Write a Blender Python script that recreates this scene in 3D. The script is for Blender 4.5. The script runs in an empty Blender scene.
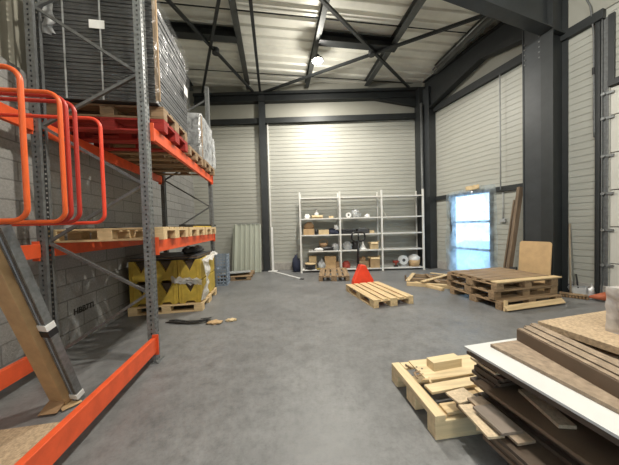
import bpy, bmesh, math, random
from mathutils import Matrix, Vector, noise
random.seed(7)
COL = bpy.context.scene.collection
D = bpy.data
V = Vector

# ------------------------------------------------------------------ materials
def newmat(name):
    m = D.materials.new(name); m.use_nodes = True
    nt = m.node_tree; nt.nodes.clear()
    out = nt.nodes.new('ShaderNodeOutputMaterial')
    return m, nt, out
def N(nt, kind, **kw):
    n = nt.nodes.new(kind)
    for k, v in kw.items():
        if k in n.inputs: n.inputs[k].default_value = v
        else: setattr(n, k, v)
    return n
def c4(c): return (c[0], c[1], c[2], 1.0)
def ramp(nt, fac, stops):
    r = nt.nodes.new('ShaderNodeValToRGB'); e = r.color_ramp.elements
    e[0].position, e[0].color = stops[0][0], c4(stops[0][1])
    e[1].position, e[1].color = stops[-1][0], c4(stops[-1][1])
    for p, c in stops[1:-1]:
        x = e.new(p); x.color = c4(c)
    nt.links.new(fac, r.inputs[0]); return r
def mat(name, col, rough=.6, metal=0., scale=8., amt=.15, bump=0., stretch=(1,1,1), col2=None, coat=0.):
    m, nt, out = newmat(name)
    b = N(nt, 'ShaderNodeBsdfPrincipled', Roughness=rough, Metallic=metal)
    if coat: b.inputs['Coat Weight'].default_value = coat
    tc = N(nt, 'ShaderNodeTexCoord'); mp = N(nt, 'ShaderNodeMapping'); mp.inputs['Scale'].default_value = stretch
    nz = N(nt, 'ShaderNodeTexNoise', Scale=scale, Detail=6., Roughness=.6)
    nt.links.new(tc.outputs['Object'], mp.inputs[0]); nt.links.new(mp.outputs[0], nz.inputs['Vector'])
    lo = tuple(v*(1-amt) for v in col) if col2 is None else col2
    hi = tuple(min(1, v*(1+amt)) for v in col)
    r = ramp(nt, nz.outputs['Fac'], [(.32, lo), (.68, hi)])
    nt.links.new(r.outputs[0], b.inputs['Base Color'])
    if bump:
        bp = N(nt, 'ShaderNodeBump', Strength=bump, Distance=.01)
        nt.links.new(nz.outputs['Fac'], bp.inputs['Height']); nt.links.new(bp.outputs[0], b.inputs['Normal'])
    nt.links.new(b.outputs[0], out.inputs[0]); return m
def wood(name, c, dark=.6, axis=0, sc=14):
    s = [sc, sc, sc]; s[axis] = sc*.07
    return mat(name, c, .75, 0, 1.6, .1, .25, tuple(s), tuple(v*dark for v in c))

M = {}
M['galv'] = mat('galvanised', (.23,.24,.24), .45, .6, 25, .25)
M['galv_dull_or_shaded'] = mat('galvanised_dull_or_shaded', (.15,.155,.155), .5, .4, 20, .25)  # dull zinc parts; on the rear rack uprights its darkness is painted shade
M['orange'] = mat('rack_orange', (.74,.10,.028), .45, 0, 9, .12, .05)
M['hoop_orange'] = mat('hoop_orange', (.82,.13,.025), .35, 0, 6, .1)
M['hoop_red'] = mat('hoop_red', (.48,.035,.02), .38, 0, 6, .1)
M['red'] = mat('red_paint', (.62,.03,.02), .5, 0, 6, .2)
M['truck_red'] = mat('truck_red', (.85,.07,.03), .4, 0, 6, .08)
M['steel'] = mat('dark_steel', (.022,.025,.026), .5, .1, 5, .15)
M['steel_side'] = mat('painted_steel', (.036,.04,.043), .45, .1, 5, .15)
M['purlin'] = mat('purlin_grey', (.10,.105,.10), .5, .3, 6, .2)
M['black'] = mat('black_plastic', (.015,.015,.017), .45, 0, 10, .3)
M['rubber'] = mat('rubber', (.02,.02,.02), .8)
M['white_metal'] = mat('white_metal', (.74,.73,.69), .45, .0, 10, .06)
M['white'] = mat('white_plastic', (.80,.80,.78), .4, 0, 8, .06)
M['grey'] = mat('grey_plastic', (.33,.34,.34), .5, 0, 10, .15)
M['grey_dark'] = mat('grey_dark', (.045,.046,.048), .55, 0, 10, .2)
M['blue'] = mat('blue_crate', (.30,.36,.44), .5, 0, 10, .12)
M['navy'] = mat('navy_cloth', (.02,.025,.05), .8, 0, 20, .3)
M['yellow'] = mat('yellow_plastic', (.52,.37,.06), .5, 0, 7, .18)
M['card'] = mat('cardboard', (.50,.34,.18), .8, 0, 9, .12, .1)
M['card_dark'] = mat('cardboard_dark', (.30,.19,.10), .85, 0, 9, .15, .1)
M['card_pale'] = mat('cardboard_pale', (.62,.48,.28), .8, 0, 9, .1, .1)
M['fibre'] = mat('fibreboard', (.52,.35,.18), .7, 0, 5, .12)
M['chip'] = mat('chipboard', (.43,.32,.205), .75, 0, 60, .3, .15)
M['chip_top'] = mat('chipboard_worn', (.31,.235,.165), .7, 0, 28, .28, .1)
M['chip_edge'] = mat('chipboard_edge', (.30,.20,.11), .85, 0, 120, .4, .3)
M['lam_brown'] = mat('laminate_brown', (.155,.105,.068), .5, 0, 6, .12)
M['faded_orange'] = mat('faded_orange', (.48,.13,.06), .6, 0, 8, .2)
M['chip_light'] = mat('chipboard_light', (.58,.46,.31), .75, 0, 60, .2, .1)
M['silver'] = mat('silver', (.6,.6,.6), .35, .4)
M['lam_strip'] = mat('laminate_strip', (.13,.09,.06), .5, 0, 6, .12)
M['lam_dark'] = mat('laminate_dark', (.085,.06,.042), .55, 0, 8, .25)
M['lam_grey'] = mat('laminate_grey', (.23,.19,.155), .5, 0, 8, .1)
M['lam_white'] = mat('laminate_white', (.66,.66,.64), .35, 0, 4, .04)
M['brick_red'] = mat('worn_red', (.35,.05,.03), .6)
for ax in (0, 1, 2):
    M['pine%d' % ax] = wood('pine_%d' % ax, (.70,.52,.29), .72, ax)
    M['oldwood%d' % ax] = wood('old_wood_%d' % ax, (.36,.245,.14), .5, ax)
    M['darkwood%d' % ax] = wood('dark_wood_%d' % ax, (.21,.15,.10), .5, ax)
    M['cream%d' % ax] = wood('cream_wood_%d' % ax, (.74,.59,.36), .82, ax)
    M['redwood%d' % ax] = wood('red_wood_%d' % ax, (.36,.025,.018), .6, ax)
M['broomwood'] = wood('broom_wood', (.35,.28,.2), .7, 2)

def mat_floor():
    m, nt, out = newmat('concrete_floor')
    b = N(nt, 'ShaderNodeBsdfPrincipled', Roughness=.5)
    tc = N(nt, 'ShaderNodeTexCoord')
    n1 = N(nt, 'ShaderNodeTexNoise', Scale=.8, Detail=8., Roughness=.62)
    n2 = N(nt, 'ShaderNodeTexNoise', Scale=7., Detail=8., Roughness=.7)
    n3 = N(nt, 'ShaderNodeTexNoise', Scale=90., Detail=3.); n5 = N(nt, 'ShaderNodeTexNoise', Scale=26., Detail=6., Roughness=.8)
    for n in (n1, n2, n3, n5): nt.links.new(tc.outputs['Object'], n.inputs['Vector'])
    r1 = ramp(nt, n1.outputs['Fac'], [(.3, (.150,.151,.151)), (.5, (.195,.197,.197)), (.72, (.250,.251,.250))])
    r2 = ramp(nt, n2.outputs['Fac'], [(.3, (.66,.66,.66)), (.5, (.93,.93,.93)), (.72, (1.12,1.12,1.12))])
    mx = N(nt, 'ShaderNodeMix', data_type='RGBA', blend_type='MULTIPLY'); mx.inputs[0].default_value = 1
    nt.links.new(r1.outputs[0], mx.inputs[6]); nt.links.new(r2.outputs[0], mx.inputs[7])
    # pale scuffs and drips
    n4 = N(nt, 'ShaderNodeTexNoise', Scale=3.2, Detail=10., Roughness=.75, Distortion=1.2)
    nt.links.new(tc.outputs['Object'], n4.inputs['Vector'])
    r4 = ramp(nt, n4.outputs['Fac'], [(.66, (0,0,0)), (.72, (.35,.35,.35))])
    r5 = ramp(nt, n5.outputs['Fac'], [(.32, (.80,.80,.80)), (.5, (1,1,1)), (.66, (1.08,1.08,1.07)), (.74, (1.5,1.5,1.48))])
    mx5 = N(nt, 'ShaderNodeMix', data_type='RGBA', blend_type='MULTIPLY'); mx5.inputs[0].default_value = 1
    nt.links.new(mx.outputs[2], mx5.inputs[6]); nt.links.new(r5.outputs[0], mx5.inputs[7]); mx = mx5
    mx2 = N(nt, 'ShaderNodeMix', data_type='RGBA'); nt.links.new(r4.outputs[0], mx2.inputs[0])
    nt.links.new(mx.outputs[2], mx2.inputs[6]); mx2.inputs[7].default_value = (.42,.41,.40,1)
    nt.links.new(mx2.outputs[2], b.inputs['Base Color'])
    rr = ramp(nt, n2.outputs['Fac'], [(.3, (.34,.34,.34)), (.7, (.6,.6,.6))]); nt.links.new(rr.outputs[0], b.inputs['Roughness'])
    bp = N(nt, 'ShaderNodeBump', Strength=.12, Distance=.004); nt.links.new(n3.outputs['Fac'], bp.inputs['Height'])
    nt.links.new(bp.outputs[0], b.inputs['Normal']); nt.links.new(b.outputs[0], out.inputs[0]); return m
M['floor'] = mat_floor()
def mat_block():
    m, nt, out = newmat('concrete_block')
    b = N(nt, 'ShaderNodeBsdfPrincipled', Roughness=.9)
    tc = N(nt, 'ShaderNodeTexCoord'); mp = N(nt, 'ShaderNodeMapping')
    mp.inputs['Rotation'].default_value = (math.radians(90), 0, 0)
    br = N(nt, 'ShaderNodeTexBrick', Scale=1.0)
    br.inputs['Color1'].default_value = (.29,.285,.27,1); br.inputs['Color2'].default_value = (.34,.335,.315,1)
    br.inputs['Mortar'].default_value = (.20,.195,.185,1)
    br.inputs['Mortar Size'].default_value = .008; br.inputs['Brick Width'].default_value = .5; br.inputs['Row Height'].default_value = .2
    # object space: x along the wall, z up -> use x,z as the brick plane
    sp = N(nt, 'ShaderNodeSeparateXYZ'); cb = N(nt, 'ShaderNodeCombineXYZ')
    nt.links.new(tc.outputs['Object'], sp.inputs[0])
    nt.links.new(sp.outputs['Y'], cb.inputs['X']); nt.links.new(sp.outputs['Z'], cb.inputs['Y'])
    nt.links.new(cb.outputs[0], br.inputs['Vector'])
    nz = N(nt, 'ShaderNodeTexNoise', Scale=35., Detail=6., Roughness=.7); nt.links.new(tc.outputs['Object'], nz.inputs['Vector'])
    r = ramp(nt, nz.outputs['Fac'], [(.3, (.75,.75,.75)), (.7, (1.1,1.1,1.1))])
    mx = N(nt, 'ShaderNodeMix', data_type='RGBA', blend_type='MULTIPLY'); mx.inputs[0].default_value = 1
    nt.links.new(br.outputs['Color'], mx.inputs[6]); nt.links.new(r.outputs[0], mx.inputs[7]); nt.links.new(mx.outputs[2], b.inputs['Base Color'])
    ad = N(nt, 'ShaderNodeMath', operation='MULTIPLY_ADD'); nt.links.new(br.outputs['Fac'], ad.inputs[0]); ad.inputs[1].default_value = -1.5
    nt.links.new(nz.outputs['Fac'], ad.inputs[2])
    bp = N(nt, 'ShaderNodeBump', Strength=.6, Distance=.012); nt.links.new(ad.outputs[0], bp.inputs['Height']); nt.links.new(bp.outputs[0], b.inputs['Normal'])
    nt.links.new(b.outputs[0], out.inputs[0]); return m
M['block'] = mat_block()
M['panel'] = mat('wall_panel', (.40,.40,.355), .45, .0, 1.2, .05)
M['panel_flat'] = mat('wall_panel_flat', (.33,.325,.28), .5, .0, 1.5, .06)
M['deck'] = mat('roof_deck', (.80,.79,.71), .45, .1, 1.5, .1)
M['cladding'] = mat('upper_cladding', (.30,.285,.23), .6, 0, 3, .15, 0, (1,6,.3))
M['plinth'] = mat('plinth_concrete', (.36,.34,.31), .85, 0, 14, .15, .2)
M['door_panel'] = mat('door_panel', (.52,.51,.46), .5, 0, 2, .04)
def film(name, alpha, tint=(.85,.87,.88), glossy=.25, transl=.5, sc=6.):
    m, nt, out = newmat(name)
    tr = N(nt, 'ShaderNodeBsdfTransparent'); df = N(nt, 'ShaderNodeBsdfDiffuse', Color=c4(tint)); tl = N(nt, 'ShaderNodeBsdfTranslucent', Color=c4(tint))
    gl = N(nt, 'ShaderNodeBsdfGlossy', Roughness=.18)
    nz = N(nt, 'ShaderNodeTexNoise', Scale=sc, Detail=3., Distortion=1.5); tc = N(nt, 'ShaderNodeTexCoord'); nt.links.new(tc.outputs['Object'], nz.inputs['Vector'])
    bp = N(nt, 'ShaderNodeBump', Strength=.7, Distance=.03); nt.links.new(nz.outputs['Fac'], bp.inputs['Height'])
    for s in (df, gl): nt.links.new(bp.outputs[0], s.inputs['Normal'])
    a = N(nt, 'ShaderNodeMixShader'); a.inputs[0].default_value = transl; nt.links.new(df.outputs[0], a.inputs[1]); nt.links.new(tl.outputs[0], a.inputs[2])
    g = N(nt, 'ShaderNodeMixShader'); g.inputs[0].default_value = glossy; nt.links.new(a.outputs[0], g.inputs[1]); nt.links.new(gl.outputs[0], g.inputs[2])
    x = N(nt, 'ShaderNodeMixShader')
    r = ramp(nt, nz.outputs['Fac'], [(.35, (alpha*.6,)*3), (.65, (min(1, alpha*1.4),)*3)]); nt.links.new(r.outputs[0], x.inputs[0])
    nt.links.new(tr.outputs[0], x.inputs[1]); nt.links.new(g.outputs[0], x.inputs[2]); nt.links.new(x.outputs[0], out.inputs[0]); return m
M['film'] = film('stretch_film', .09, (.45,.46,.46), .3, .4)
M['film_white'] = film('white_film', .55, (.8,.82,.83), .2, .4)
M['film_door'] = film('door_film', .50, (.80,.90,.96), .06, .85, 2.2)
M['film_bright'] = film('bright_film', 1.1, (.88,.88,.87), .15, .3)
M['film_box'] = film('box_film', .75, (.78,.76,.74), .2, .3)
def mat_glass():
    m, nt, out = newmat('pane_glass')
    tr = N(nt, 'ShaderNodeBsdfTransparent', Color=(.9,.96,1,1)); gl = N(nt, 'ShaderNodeBsdfGlossy', Roughness=.05)
    x = N(nt, 'ShaderNodeMixShader'); x.inputs[0].default_value = .06
    nt.links.new(tr.outputs[0], x.inputs[1]); nt.links.new(gl.outputs[0], x.inputs[2]); nt.links.new(x.outputs[0], out.inputs[0]); return m
M['glass'] = mat_glass()
def mat_emit(name, c, s):
    m, nt, out = newmat(name); e = N(nt, 'ShaderNodeEmission', Color=c4(c), Strength=s); nt.links.new(e.outputs[0], out.inputs[0]); return m
M['lamp'] = mat_emit('lamp_glow', (1,.93,.75), 30)

# ------------------------------------------------------------------ mesh builder
class MB:
    def __init__(s): s.v = []; s.f = []; s.sm = []; s.T = Matrix()
    def add(s, vs, fs, smooth=False):
        o = len(s.v); s.v += [s.T @ V(p) for p in vs]
        for f in fs: s.f.append([i+o for i in f]); s.sm.append(smooth)
        return s
    def box(s, c, d, rz=0., rx=0., ry=0.):
        R = Matrix.Translation(c) @ Matrix.Rotation(rz, 4, 'Z') @ Matrix.Rotation(ry, 4, 'Y') @ Matrix.Rotation(rx, 4, 'X')
        x, y, z = d[0]/2, d[1]/2, d[2]/2
        vs = [R @ V(p) for p in ((-x,-y,-z),(x,-y,-z),(x,y,-z),(-x,y,-z),(-x,-y,z),(x,-y,z),(x,y,z),(-x,y,z))]
        return s.add(vs, [(0,3,2,1),(4,5,6,7),(0,1,5,4),(1,2,6,5),(2,3,7,6),(3,0,4,7)])
    def bar(s, p, q, w, h, up=(0,0,1)):
        p, q = V(p), V(q); d = (q-p).normalized(); u = V(up)
        if abs(d.dot(u)) > .99: u = V((0,1,0))
        sd = d.cross(u).normalized(); u = sd.cross(d)
        vs = []
        for e in (p, q):
            for a, b in ((-1,-1),(1,-1),(1,1),(-1,1)): vs.append(e + sd*(a*w/2) + u*(b*h/2))
        return s.add(vs, [(0,1,2,3),(7,6,5,4),(0,4,5,1),(1,5,6,2),(2,6,7,3),(3,7,4,0)])
    def cyl(s, p, q, r, r2=None, n=14, cap=True):
        p, q = V(p), V(q); d = (q-p).normalized(); r2 = r if r2 is None else r2
        u = V((1,0,0)) if abs(d.x) < .9 else V((0,1,0)); a = d.cross(u).normalized(); b = d.cross(a)
        vs = [e + a*(rr*math.cos(t)) + b*(rr*math.sin(t)) for e, rr in ((p,r),(q,r2)) for t in [2*math.pi*k/n for k in range(n)]]
        s.add(vs, [(k, k+n, (k+1)%n+n, (k+1)%n) for k in range(n)], True)
        if cap: s.add(vs, [tuple(range(n)), tuple(range(2*n-1, n-1, -1))])
        return s
    def tube(s, pts, r, n=10, closed=False):
        pts = [V(p) for p in pts]; m = len(pts); vs = []; prev = None
        for i, p in enumerate(pts):
            a = pts[(i-1) % m] if (closed or i) else p; b = pts[(i+1) % m] if (closed or i < m-1) else p
            d = (b-a).normalized()
            if prev is None: u = V((0,0,1)) if abs(d.z) < .9 else V((1,0,0)); u = d.cross(u).normalized()
            else: u = (prev - d*prev.dot(d)).normalized()
            prev = u; w = d.cross(u)
            vs += [p + u*(r*math.cos(2*math.pi*k/n)) + w*(r*math.sin(2*math.pi*k/n)) for k in range(n)]
        fs = []
        for i in range(m if closed else m-1):
            for k in range(n): fs.append((i*n+k, i*n+(k+1)%n, ((i+1)%m)*n+(k+1)%n, ((i+1)%m)*n+k))
        s.add(vs, fs, True)
        if not closed: s.add(vs, [tuple(range(n-1,-1,-1)), tuple(range((m-1)*n, m*n))])
        return s
    def lathe(s, prof, c=(0,0,0), n=20, axis=None):
        vs = []; A = axis or Matrix()
        for r, z in prof:
            for k in range(n):
                t = 2*math.pi*k/n; vs.append(V(c) + (A @ V((r*math.cos(t), r*math.sin(t), z))))
        fs = [(i*n+k, i*n+(k+1)%n, (i+1)*n+(k+1)%n, (i+1)*n+k) for i in range(len(prof)-1) for k in range(n)]
        return s.add(vs, fs, True)
    def prism(s, poly, f0, f1):        # poly: list of 2d points, f0/f1 map a 2d point to 3d
        n = len(poly); vs = [f0(*p) for p in poly] + [f1(*p) for p in poly]
        return s.add(vs, [tuple(range(n)), tuple(range(2*n-1, n-1, -1))] + [(k, k+n, (k+1)%n+n, (k+1)%n) for k in range(n)])
    def lump(s, c, r, seed=0, amt=.3, n=16, m=10, flat=True):
        vs = []; c = V(c)
        for i in range(m+1):
            ph = math.pi*i/m
            for k in range(n):
                t = 2*math.pi*k/n; d = V((math.sin(ph)*math.cos(t), math.sin(ph)*math.sin(t), math.cos(ph)))
                k2 = 1 + amt*noise.noise(d*1.9 + V((seed*3.7, seed, 0)))*1.6 + amt*.5*noise.noise(d*4.3 + V((seed, 5, seed)))
                p = V((d.x*r[0]*k2, d.y*r[1]*k2, d.z*r[2]*k2))
                if flat and p.z < -r[2]*.55: p.z = -r[2]*.55
                vs.append(c + p + V((0,0,r[2]*.55 if flat else 0)))
        return s.add(vs, [(i*n+k, i*n+(k+1)%n, (i+1)*n+(k+1)%n, (i+1)*n+k) for i in range(m) for k in range(n)], True)
    def grid(s, fn, nu, nv, smooth=True):
        vs = [fn(i/nu, j/nv) for j in range(nv+1) for i in range(nu+1)]
        return s.add(vs, [(j*(nu+1)+i, j*(nu+1)+i+1, (j+1)*(nu+1)+i+1, (j+1)*(nu+1)+i) for j in range(nv) for i in range(nu)], smooth)
    def build(s, name, m, parent=None, bevel=0., world=False, solid=0.):
        me = D.meshes.new(name)
        vs = s.v
        if world and parent is not None:
            inv = (Matrix.Translation(parent.location) @ Matrix.Rotation(parent.rotation_euler.z, 4, 'Z')).inverted(); vs = [inv @ p for p in vs]
        me.from_pydata([tuple(p) for p in vs], [], s.f)
        me.polygons.foreach_set('use_smooth', s.sm)
        bm = bmesh.new(); bm.from_mesh(me); bmesh.ops.remove_doubles(bm, verts=bm.verts, dist=1e-5)
        if not solid: bmesh.ops.recalc_face_normals(bm, faces=bm.faces)
        bm.to_mesh(me); bm.free()
        o = D.objects.new(name, me); COL.objects.link(o); me.materials.append(M[m] if isinstance(m, str) else m)
        if parent is not None: o.parent = parent
        if bevel:
            b = o.modifiers.new('bevel', 'BEVEL'); b.width = bevel; b.segments = 2; b.limit_method = 'ANGLE'
        if solid:
            b = o.modifiers.new('solid', 'SOLIDIFY'); b.thickness = solid
        return o
def tag(o, label=None, cat=None, group=None, kind=None):
    if label: o['label'] = label
    if cat: o['category'] = cat
    if group: o['group'] = group
    if kind: o['kind'] = kind
    return o
def thing(name, label, cat, loc=(0,0,0), rz=0., group=None):
    o = D.objects.new(name, None); COL.objects.link(o); o.empty_display_size = .1
    o.location = loc; o.rotation_euler = (0,0,rz); return tag(o, label, cat, group)
def struct(o, label=None): return tag(o, label, None, None, 'structure')
def dup(root, loc, rz=0., label=None, group=None, rx=None):
    r = root.copy(); COL.objects.link(r); r.location = loc; r.rotation_euler = (0 if rx is None else rx, 0, rz)
    if label: r['label'] = label
    if group: r['group'] = group
    elif 'group' in r: del r['group']
    for ch in list(root.children):
        c = ch.copy(); COL.objects.link(c); c.parent = r
        for g in list(ch.children):
            d = g.copy(); COL.objects.link(d); d.parent = c
    return r
def rad(a): return math.radians(a)

# ------------------------------------------------------------------ room shell
H = 6.2
P0 = V((3.95, 7.90, 0)); SD = V((.3198,-.9475,0)); NI = V((-.9475,-.3198,0))       # right wall: along, inward
def RW(s, o, z): return P0 + SD*s + NI*o + V((0,0,z))
A9 = rad(9.1)
LW0 = V((-3.03, 2.7, 0)); LA = V((-math.sin(A9), math.cos(A9), 0)); LN = V((math.cos(A9), math.sin(A9), 0))   # left wall: along, inward
YB, YF = 8.02, -5.0
def lw_at(y): return LW0 + LA*((y-LW0.y)/LA.y)
def rw_at(y): return P0 + SD*((y-P0.y)/SD.y)
def xs(p): return p.x
corners = [(lw_at(YF).x, YF), (rw_at(YF).x, YF), (rw_at(YB).x, YB), (lw_at(YB).x, YB)]
mb = MB(); mb.prism(corners, lambda x, y: V((x,y,0)), lambda x, y: V((x,y,-.15)))
struct(mb.build('floor', 'floor'), 'grey stained concrete floor')

def ribs(mb, f, s0, s1, z0, z1, pitch=.125, dep=.012):
    z = z0
    while z < z1-1e-4:
        za, zb, zc = z, min(z+pitch*.80, z1), min(z+pitch, z1)
        q = [(0,za),(0,zb),(dep,min(zb+.004,zc)),(dep,zc),(0,zc)]
        for (o1,y1),(o2,y2) in zip(q[:-1], q[1:]):
            mb.add([f(s0,-o1,y1), f(s1,-o1,y1), f(s1,-o2,y2), f(s0,-o2,y2)], [(0,1,2,3)])
        z += pitch
def back(mb, f, s0, s1, z0, z1, t=.14):   # closed slab behind a facing
    mb.add([f(s0,-.02,z0), f(s1,-.02,z0), f(s1,-.02,z1), f(s0,-.02,z1), f(s0,-t,z0), f(s1,-t,z0), f(s1,-t,z1), f(s0,-t,z1)],
           [(0,1,2,3),(4,7,6,5),(0,4,5,1),(1,5,6,2),(2,6,7,3),(3,7,4,0)])
def BW(x, o, z): return V((x, YB-o, z))
xl, xr = lw_at(YB).x-.1, rw_at(YB).x+.05
mb = MB(); ribs(mb, BW, xl, xr, .25, 5.0); back(mb, BW, xl, xr, 0, H+.1)
struct(mb.build('wall_back', 'panel'), 'white ribbed sandwich panel wall at the far end')
mb = MB(); mb.box(((xl+xr)/2, YB-.005, 5.6), (xr-xl, .03, 1.3)); struct(mb.build('trim_1', 'panel_flat'), 'smooth beige strip above the far wall girt')
mb = MB(); mb.box(((xl+xr)/2, YB-.01, .125), (xr-xl, .06, .25)); struct(mb.build('baseboard_back', 'plinth', bevel=.01), 'concrete plinth under the far wall')
# left wall: blocks below, cladding above (object space y along the wall)
def left_obj(name, m, z0, z1, t):
    mb = MB(); mb.box((-t/2, 2.0, (z0+z1)/2), (t, 15.0, z1-z0)); o = mb.build(name, m); o.location = LW0; o.rotation_euler = (0,0,A9); return o
struct(left_obj('wall_left', 'block', 0, 3.2, .2), 'grey concrete block wall behind the racking')
mb = MB(); y = -5.5
while y < 9.4:
    for a, b, c, d in ((0,.0,.10,.0),(.10,.0,.12,.03),(.12,.03,.18,.03),(.18,.03,.2,.0)):
        mb.add([(b-.06,y+a,3.2),(b-.06,y+a,H+.1),(d-.06,y+c,H+.1),(d-.06,y+c,3.2)], [(0,1,2,3)])
    y += .2
mb.box((-.12, 2.0, 4.75), (.1, 15., 3.1))
o = mb.build('wall_left_upper', 'cladding'); o.location = LW0; o.rotation_euler = (0,0,A9); struct(o, 'olive ribbed metal cladding above the block wall')
mb = MB(); mb.box(((corners[0][0]+corners[1][0])/2, YF-.05, H/2), (corners[1][0]-corners[0][0]+.3, .1, H+.1)); struct(mb.build('wall_front', 'panel'), 'plain panel wall behind the camera')
# right wall with two openings
SDO = (.90, 2.10, 2.26)
LEN = (P0.y-YF)/.9475
mb = MB()
for s0, s1, z0, z1 in ((-.15,SDO[0],.25,4.95),(SDO[0],SDO[1],SDO[2],4.95),(SDO[1],4.0,.25,4.95),(4.0,7.4,3.70,4.95),(7.4,LEN,.25,4.95)):
    ribs(mb, RW, s0, s1, z0, z1)
for s0, s1, z0, z1 in ((-.15,SDO[0],0,H+.1),(SDO[0],SDO[1],SDO[2],H+.1),(SDO[1],4.0,0,H+.1),(4.0,7.4,3.7,H+.1),(7.4,LEN,0,H+.1)):
    back(mb, RW, s0, s1, z0, z1)
struct(mb.build('wall_right', 'panel'), 'white ribbed sandwich panel wall on the right')
def rwbox(mb, s0, s1, o0, o1, z0, z1):
    mb.add([RW(s0,o0,z0),RW(s1,o0,z0),RW(s1,o1,z0),RW(s0,o1,z0),RW(s0,o0,z1),RW(s1,o0,z1),RW(s1,o1,z1),RW(s0,o1,z1)],
           [(0,1,2,3),(7,6,5,4),(0,4,5,1),(1,5,6,2),(2,6,7,3),(3,7,4,0)]); return mb
mb = MB(); rwbox(mb, -.15, LEN, -.01, .012, 5.05, H+.1); struct(mb.build('trim_2', 'panel_flat'), 'smooth beige strip above the right wall girt')
mb = MB()
for s0, s1 in ((-.1,SDO[0]),(SDO[1],4.0),(7.4,LEN)): rwbox(mb, s0, s1, -.02, .02, 0, .25)
struct(mb.build('baseboard_right', 'plinth', bevel=.008), 'concrete plinth under the right wall')

# ceiling: trapezoidal deck, ribs run across the purlins
DU = V((math.cos(rad(8.5)), math.sin(rad(8.5)), 0)); DV = V((-math.sin(rad(8.5)), math.cos(rad(8.5)), 0))
bm = bmesh.new(); prof = []; t = -8.
while t < 12.5:
    prof += [(t,0),(t+.14,0),(t+.17,.045),(t+.27,.045)]; t += .30
rows = []
for t, dz in prof:
    rows.append([bm.verts.new(DV*t + DU*a + V((0,0,H-.02+dz))) for a in (-9, 12)])
for a, b in zip(rows[:-1], rows[1:]): bm.faces.new((a[0], a[1], b[1], b[0]))
for co, no in ((V((0,YB+.05,0)), V((0,1,0))), (V((0,YF-.05,0)), V((0,-1,0))), (P0-NI*.06, -NI), (LW0-LN*.06, -LN)):
    bmesh.ops.bisect_plane(bm, geom=bm.verts[:]+bm.edges[:]+bm.faces[:], plane_co=co, plane_no=no, clear_outer=True)
me = D.meshes.new('ceiling'); bm.to_mesh(me); bm.free(); o = D.objects.new('ceiling', me); COL.objects.link(o); me.materials.append(M['deck'])
sm = o.modifiers.new('solid', 'SOLIDIFY'); sm.thickness = .03; sm.offset = 1
struct(o, 'pale corrugated metal roof deck')
mb = MB(); mb.prism(corners, lambda x, y: V((x,y,H+.13)), lambda x, y: V((x,y,H+.2))); struct(mb.build('ceiling_cover', 'deck'), 'flat roof cover above the deck')

# purlins (channel shaped) running away from the camera
def ibar(mb, p, q, w, h, tw=.012, tf=.016):
    p, q = V(p), V(q)
    mb.bar(p+V((0,0,h/2-tf/2)), q+V((0,0,h/2-tf/2)), w, tf); mb.bar(p-V((0,0,h/2-tf/2)), q-V((0,0,h/2-tf/2)), w, tf); mb.bar(p, q, tw, h-2*tf)
def on_line(p, y): return V(p) + DV*((y-p[1])/DV.y)
for i, (bx, by, w) in enumerate(((-1.84,7.58,.12), (.02,7.99,.12), (1.97,8.05,.15), (3.98,7.0,.15), (-3.65,7.3,.12))):
    y1 = YB-.16
    a = on_line((bx, by, 6.08), -4.9); b = on_line((bx, by, 6.08), y1)
    if i == 3: b = on_line((bx,by,6.08), 7.2)
    mb = MB(); ibar(mb, a, b, w, .18)
    if i == 3:
        mb.bar(a+V((-.05,0,-.14)), b+V((-.05,0,-.14)), .10, .09)
    struct(mb.build('roof_purlin', 'purlin'), 'grey steel purlin under the roof deck')
mb = MB(); mb.bar((-.86,3.6,5.92), (-1.50,7.9,5.92), .07, .07); struct(mb.build('roof_tie', 'steel'), 'thin dark square tube under the roof')
# dark cross beams between purlins
for a, b in (((-3.7,5.42,6.03), (-1.60,5.73,6.03)), ((.36,5.88,6.03), (2.36,6.18,6.03))):
    mb = MB(); ibar(mb, a, b, .20, .22); struct(mb.build('roof_cross_beam', 'steel'), 'short dark cross beam between roof purlins')
for i, (a, b) in enumerate((((-2.78,4.1),(-1.72,7.82)), ((-1.30,4.1),(-3.36,7.8)), ((-.55,3.8),(3.42,7.86)), ((4.55,4.85),(-1.50,7.9)))):
    mb = MB(); z = 5.90 if i < 2 else 5.88
    mb.bar((a[0],a[1],z), (b[0],b[1],z), .06, .06); struct(mb.build('roof_brace', 'steel'), 'dark diagonal roof bracing tube')
for p in ((-2.22,6.02,5.88), (1.74,6.22,5.87)):
    mb = MB(); mb.cyl(V(p)-V((0,0,.05)), V(p)+V((0,0,.07)), .09, n=8); struct(mb.build('roof_brace_node', 'steel'), 'bolted plate where the roof braces cross')
for y, dx in ((4.9,0),(7.0,.0)):
    mb = MB(); mb.cyl((-3.4,y,6.13), (4.2,y+1.1,6.13), .014, n=6); struct(mb.build('roof_rod', 'steel'), 'thin rod under the roof deck')

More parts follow.
